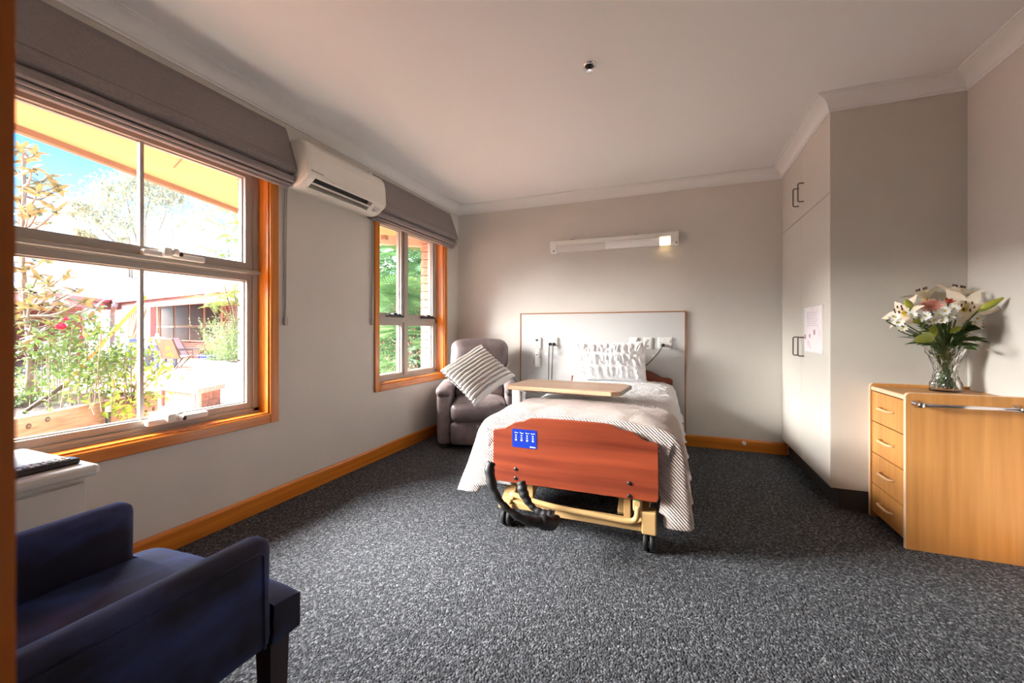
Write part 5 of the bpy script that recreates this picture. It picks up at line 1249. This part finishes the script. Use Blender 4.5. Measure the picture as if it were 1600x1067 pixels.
blue_chair(222, 572, R(100), 'blue painted chair at the far end of courtyard table'); blue_chair(243, 566, R(20), 'blue painted chair tucked behind the courtyard table')
bb = onZ(333, 564.5, GZ); bw = thing('slatted_bench', 'brown slatted timber bench near the house wall', 'bench', bb); M = Matrix.Translation(bb) @ Matrix.Rotation(R(-10), 4, 'Z')
for i in range(4): build('seat_slat', MB().box(-.6, .6, -.2 + i * .11, -.11 + i * .11, .42, .45).xf(M), BRNW, bw)
for i in range(7): build('back_slat', MB().box(-.55 + i * .17, -.49 + i * .17, .24, .27, .45, .9).xf(M), BRNW, bw)
build('top_rail', MB().box(-.6, .6, .235, .275, .88, .95).xf(M), BRNW, bw)
for x in (-.55, .55): build('leg', MB().box(x - .04, x + .04, -.2, .26, 0, .42).xf(M), BRNW, bw)
cbx = onZ(327, 570, GZ); ct = thing('blue_crate', 'bright blue plastic crate by the white planter', 'crate', cbx); build('tub', MB().add([(-.2,-.15,.02),(.2,-.15,.02),(.2,.15,.02),(-.2,.15,.02),(-.25,-.19,.28),(.25,-.19,.28),(.25,.19,.28),(-.25,.19,.28)], [(0,3,2,1),(4,5,6,7),(0,1,5,4),(1,2,6,5),(2,3,7,6),(3,0,4,7)]).xf(Matrix.Translation(cbx)), mat('crate_blue', C3(44, 78, 190), .5), ct)
build('rim', MB().rbox(-.27, .27, -.21, .21, .27, .31, .01, 1).xf(Matrix.Translation(cbx)), bpy.data.materials['crate_blue'], ct); build('base', MB().box(-.2, .2, -.15, .15, 0, .02).xf(Matrix.Translation(cbx)), bpy.data.materials['crate_blue'], ct)

# ---- gum trees far behind the house
GUM = mat('gum_bark', C3(150, 138, 122), .8, c2=C3(120, 108, 94), vs_=(1, 1, .4))
def gum(name, label, bu, t0, trunks, crowns, nl, ls):
    b = onZ(bu, 560, GZ); d = ray(bu, HV); b = Vector((d.x * t0, d.y * t0, GZ)); t = thing(name, label, 'tree', b)
    for pts in trunks: build('trunk', MB().tube(spline([b] + [at(u, v, t0) for u, v in pts], 14), [.0036 * t0 - .00022 * t0 * i for i in range(14)], 6), GUM, t, smooth=True)
    m = MB()
    for (u, v, r) in crowns:
        c = at(u, v, t0 + rn.uniform(-1.5, 1.5)); rr = r / F * t0
        for k in range(int(nl * r / 20)):
            p = c + Vector((rn.gauss(0, .5), rn.gauss(0, .5), rn.gauss(0, .42))) * rr; dd = rdir(rn, -.6); leafcard(m, p, dd, ls * rn.uniform(.7, 1.3), ls * .28, rn.uniform(-1, 1), .1)
    stuff(build('foliage', m, EUCA, t)); return t
gum('gum_tree', 'tall spreading gum tree behind the white roof', 205, 30, [[(205, 400), (190, 350), (150, 318)], [(215, 400), (205, 345), (195, 295)], [(225, 400), (228, 340), (240, 290)], [(235, 400), (255, 345), (270, 300)], [(200, 405), (175, 375), (135, 335)], [(262, 400), (270, 350), (262, 300)]],
    [(128, 332, 17), (120, 318, 12), (150, 310, 24), (145, 330, 20), (165, 290, 18), (180, 315, 22), (195, 280, 20), (205, 300, 24), (215, 275, 16), (225, 295, 20), (240, 283, 22), (255, 295, 22), (268, 308, 18), (250, 315, 20), (185, 345, 16), (205, 350, 16), (232, 325, 18), (160, 350, 14), (282, 305, 10), (190, 370, 14), (112, 330, 8)], 190, .40)
gum('sapling_gum', 'thin sparse gum sapling between gum and wattle trees', 292, 24, [[(290, 400), (288, 375), (285, 350)], [(300, 400), (306, 375), (312, 355)]], [(285, 345, 10), (292, 355, 11), (278, 352, 8), (308, 352, 9), (315, 362, 8), (300, 368, 8), (310, 315, 9), (320, 305, 9), (302, 330, 7)], 170, .3)
gum('small_shrub_tree', 'low reddish shrub peeping over the white roof', 130, 30, [[(130, 400), (130, 372)]], [(124, 362, 8), (134, 364, 8), (144, 370, 7)], 200, .5)
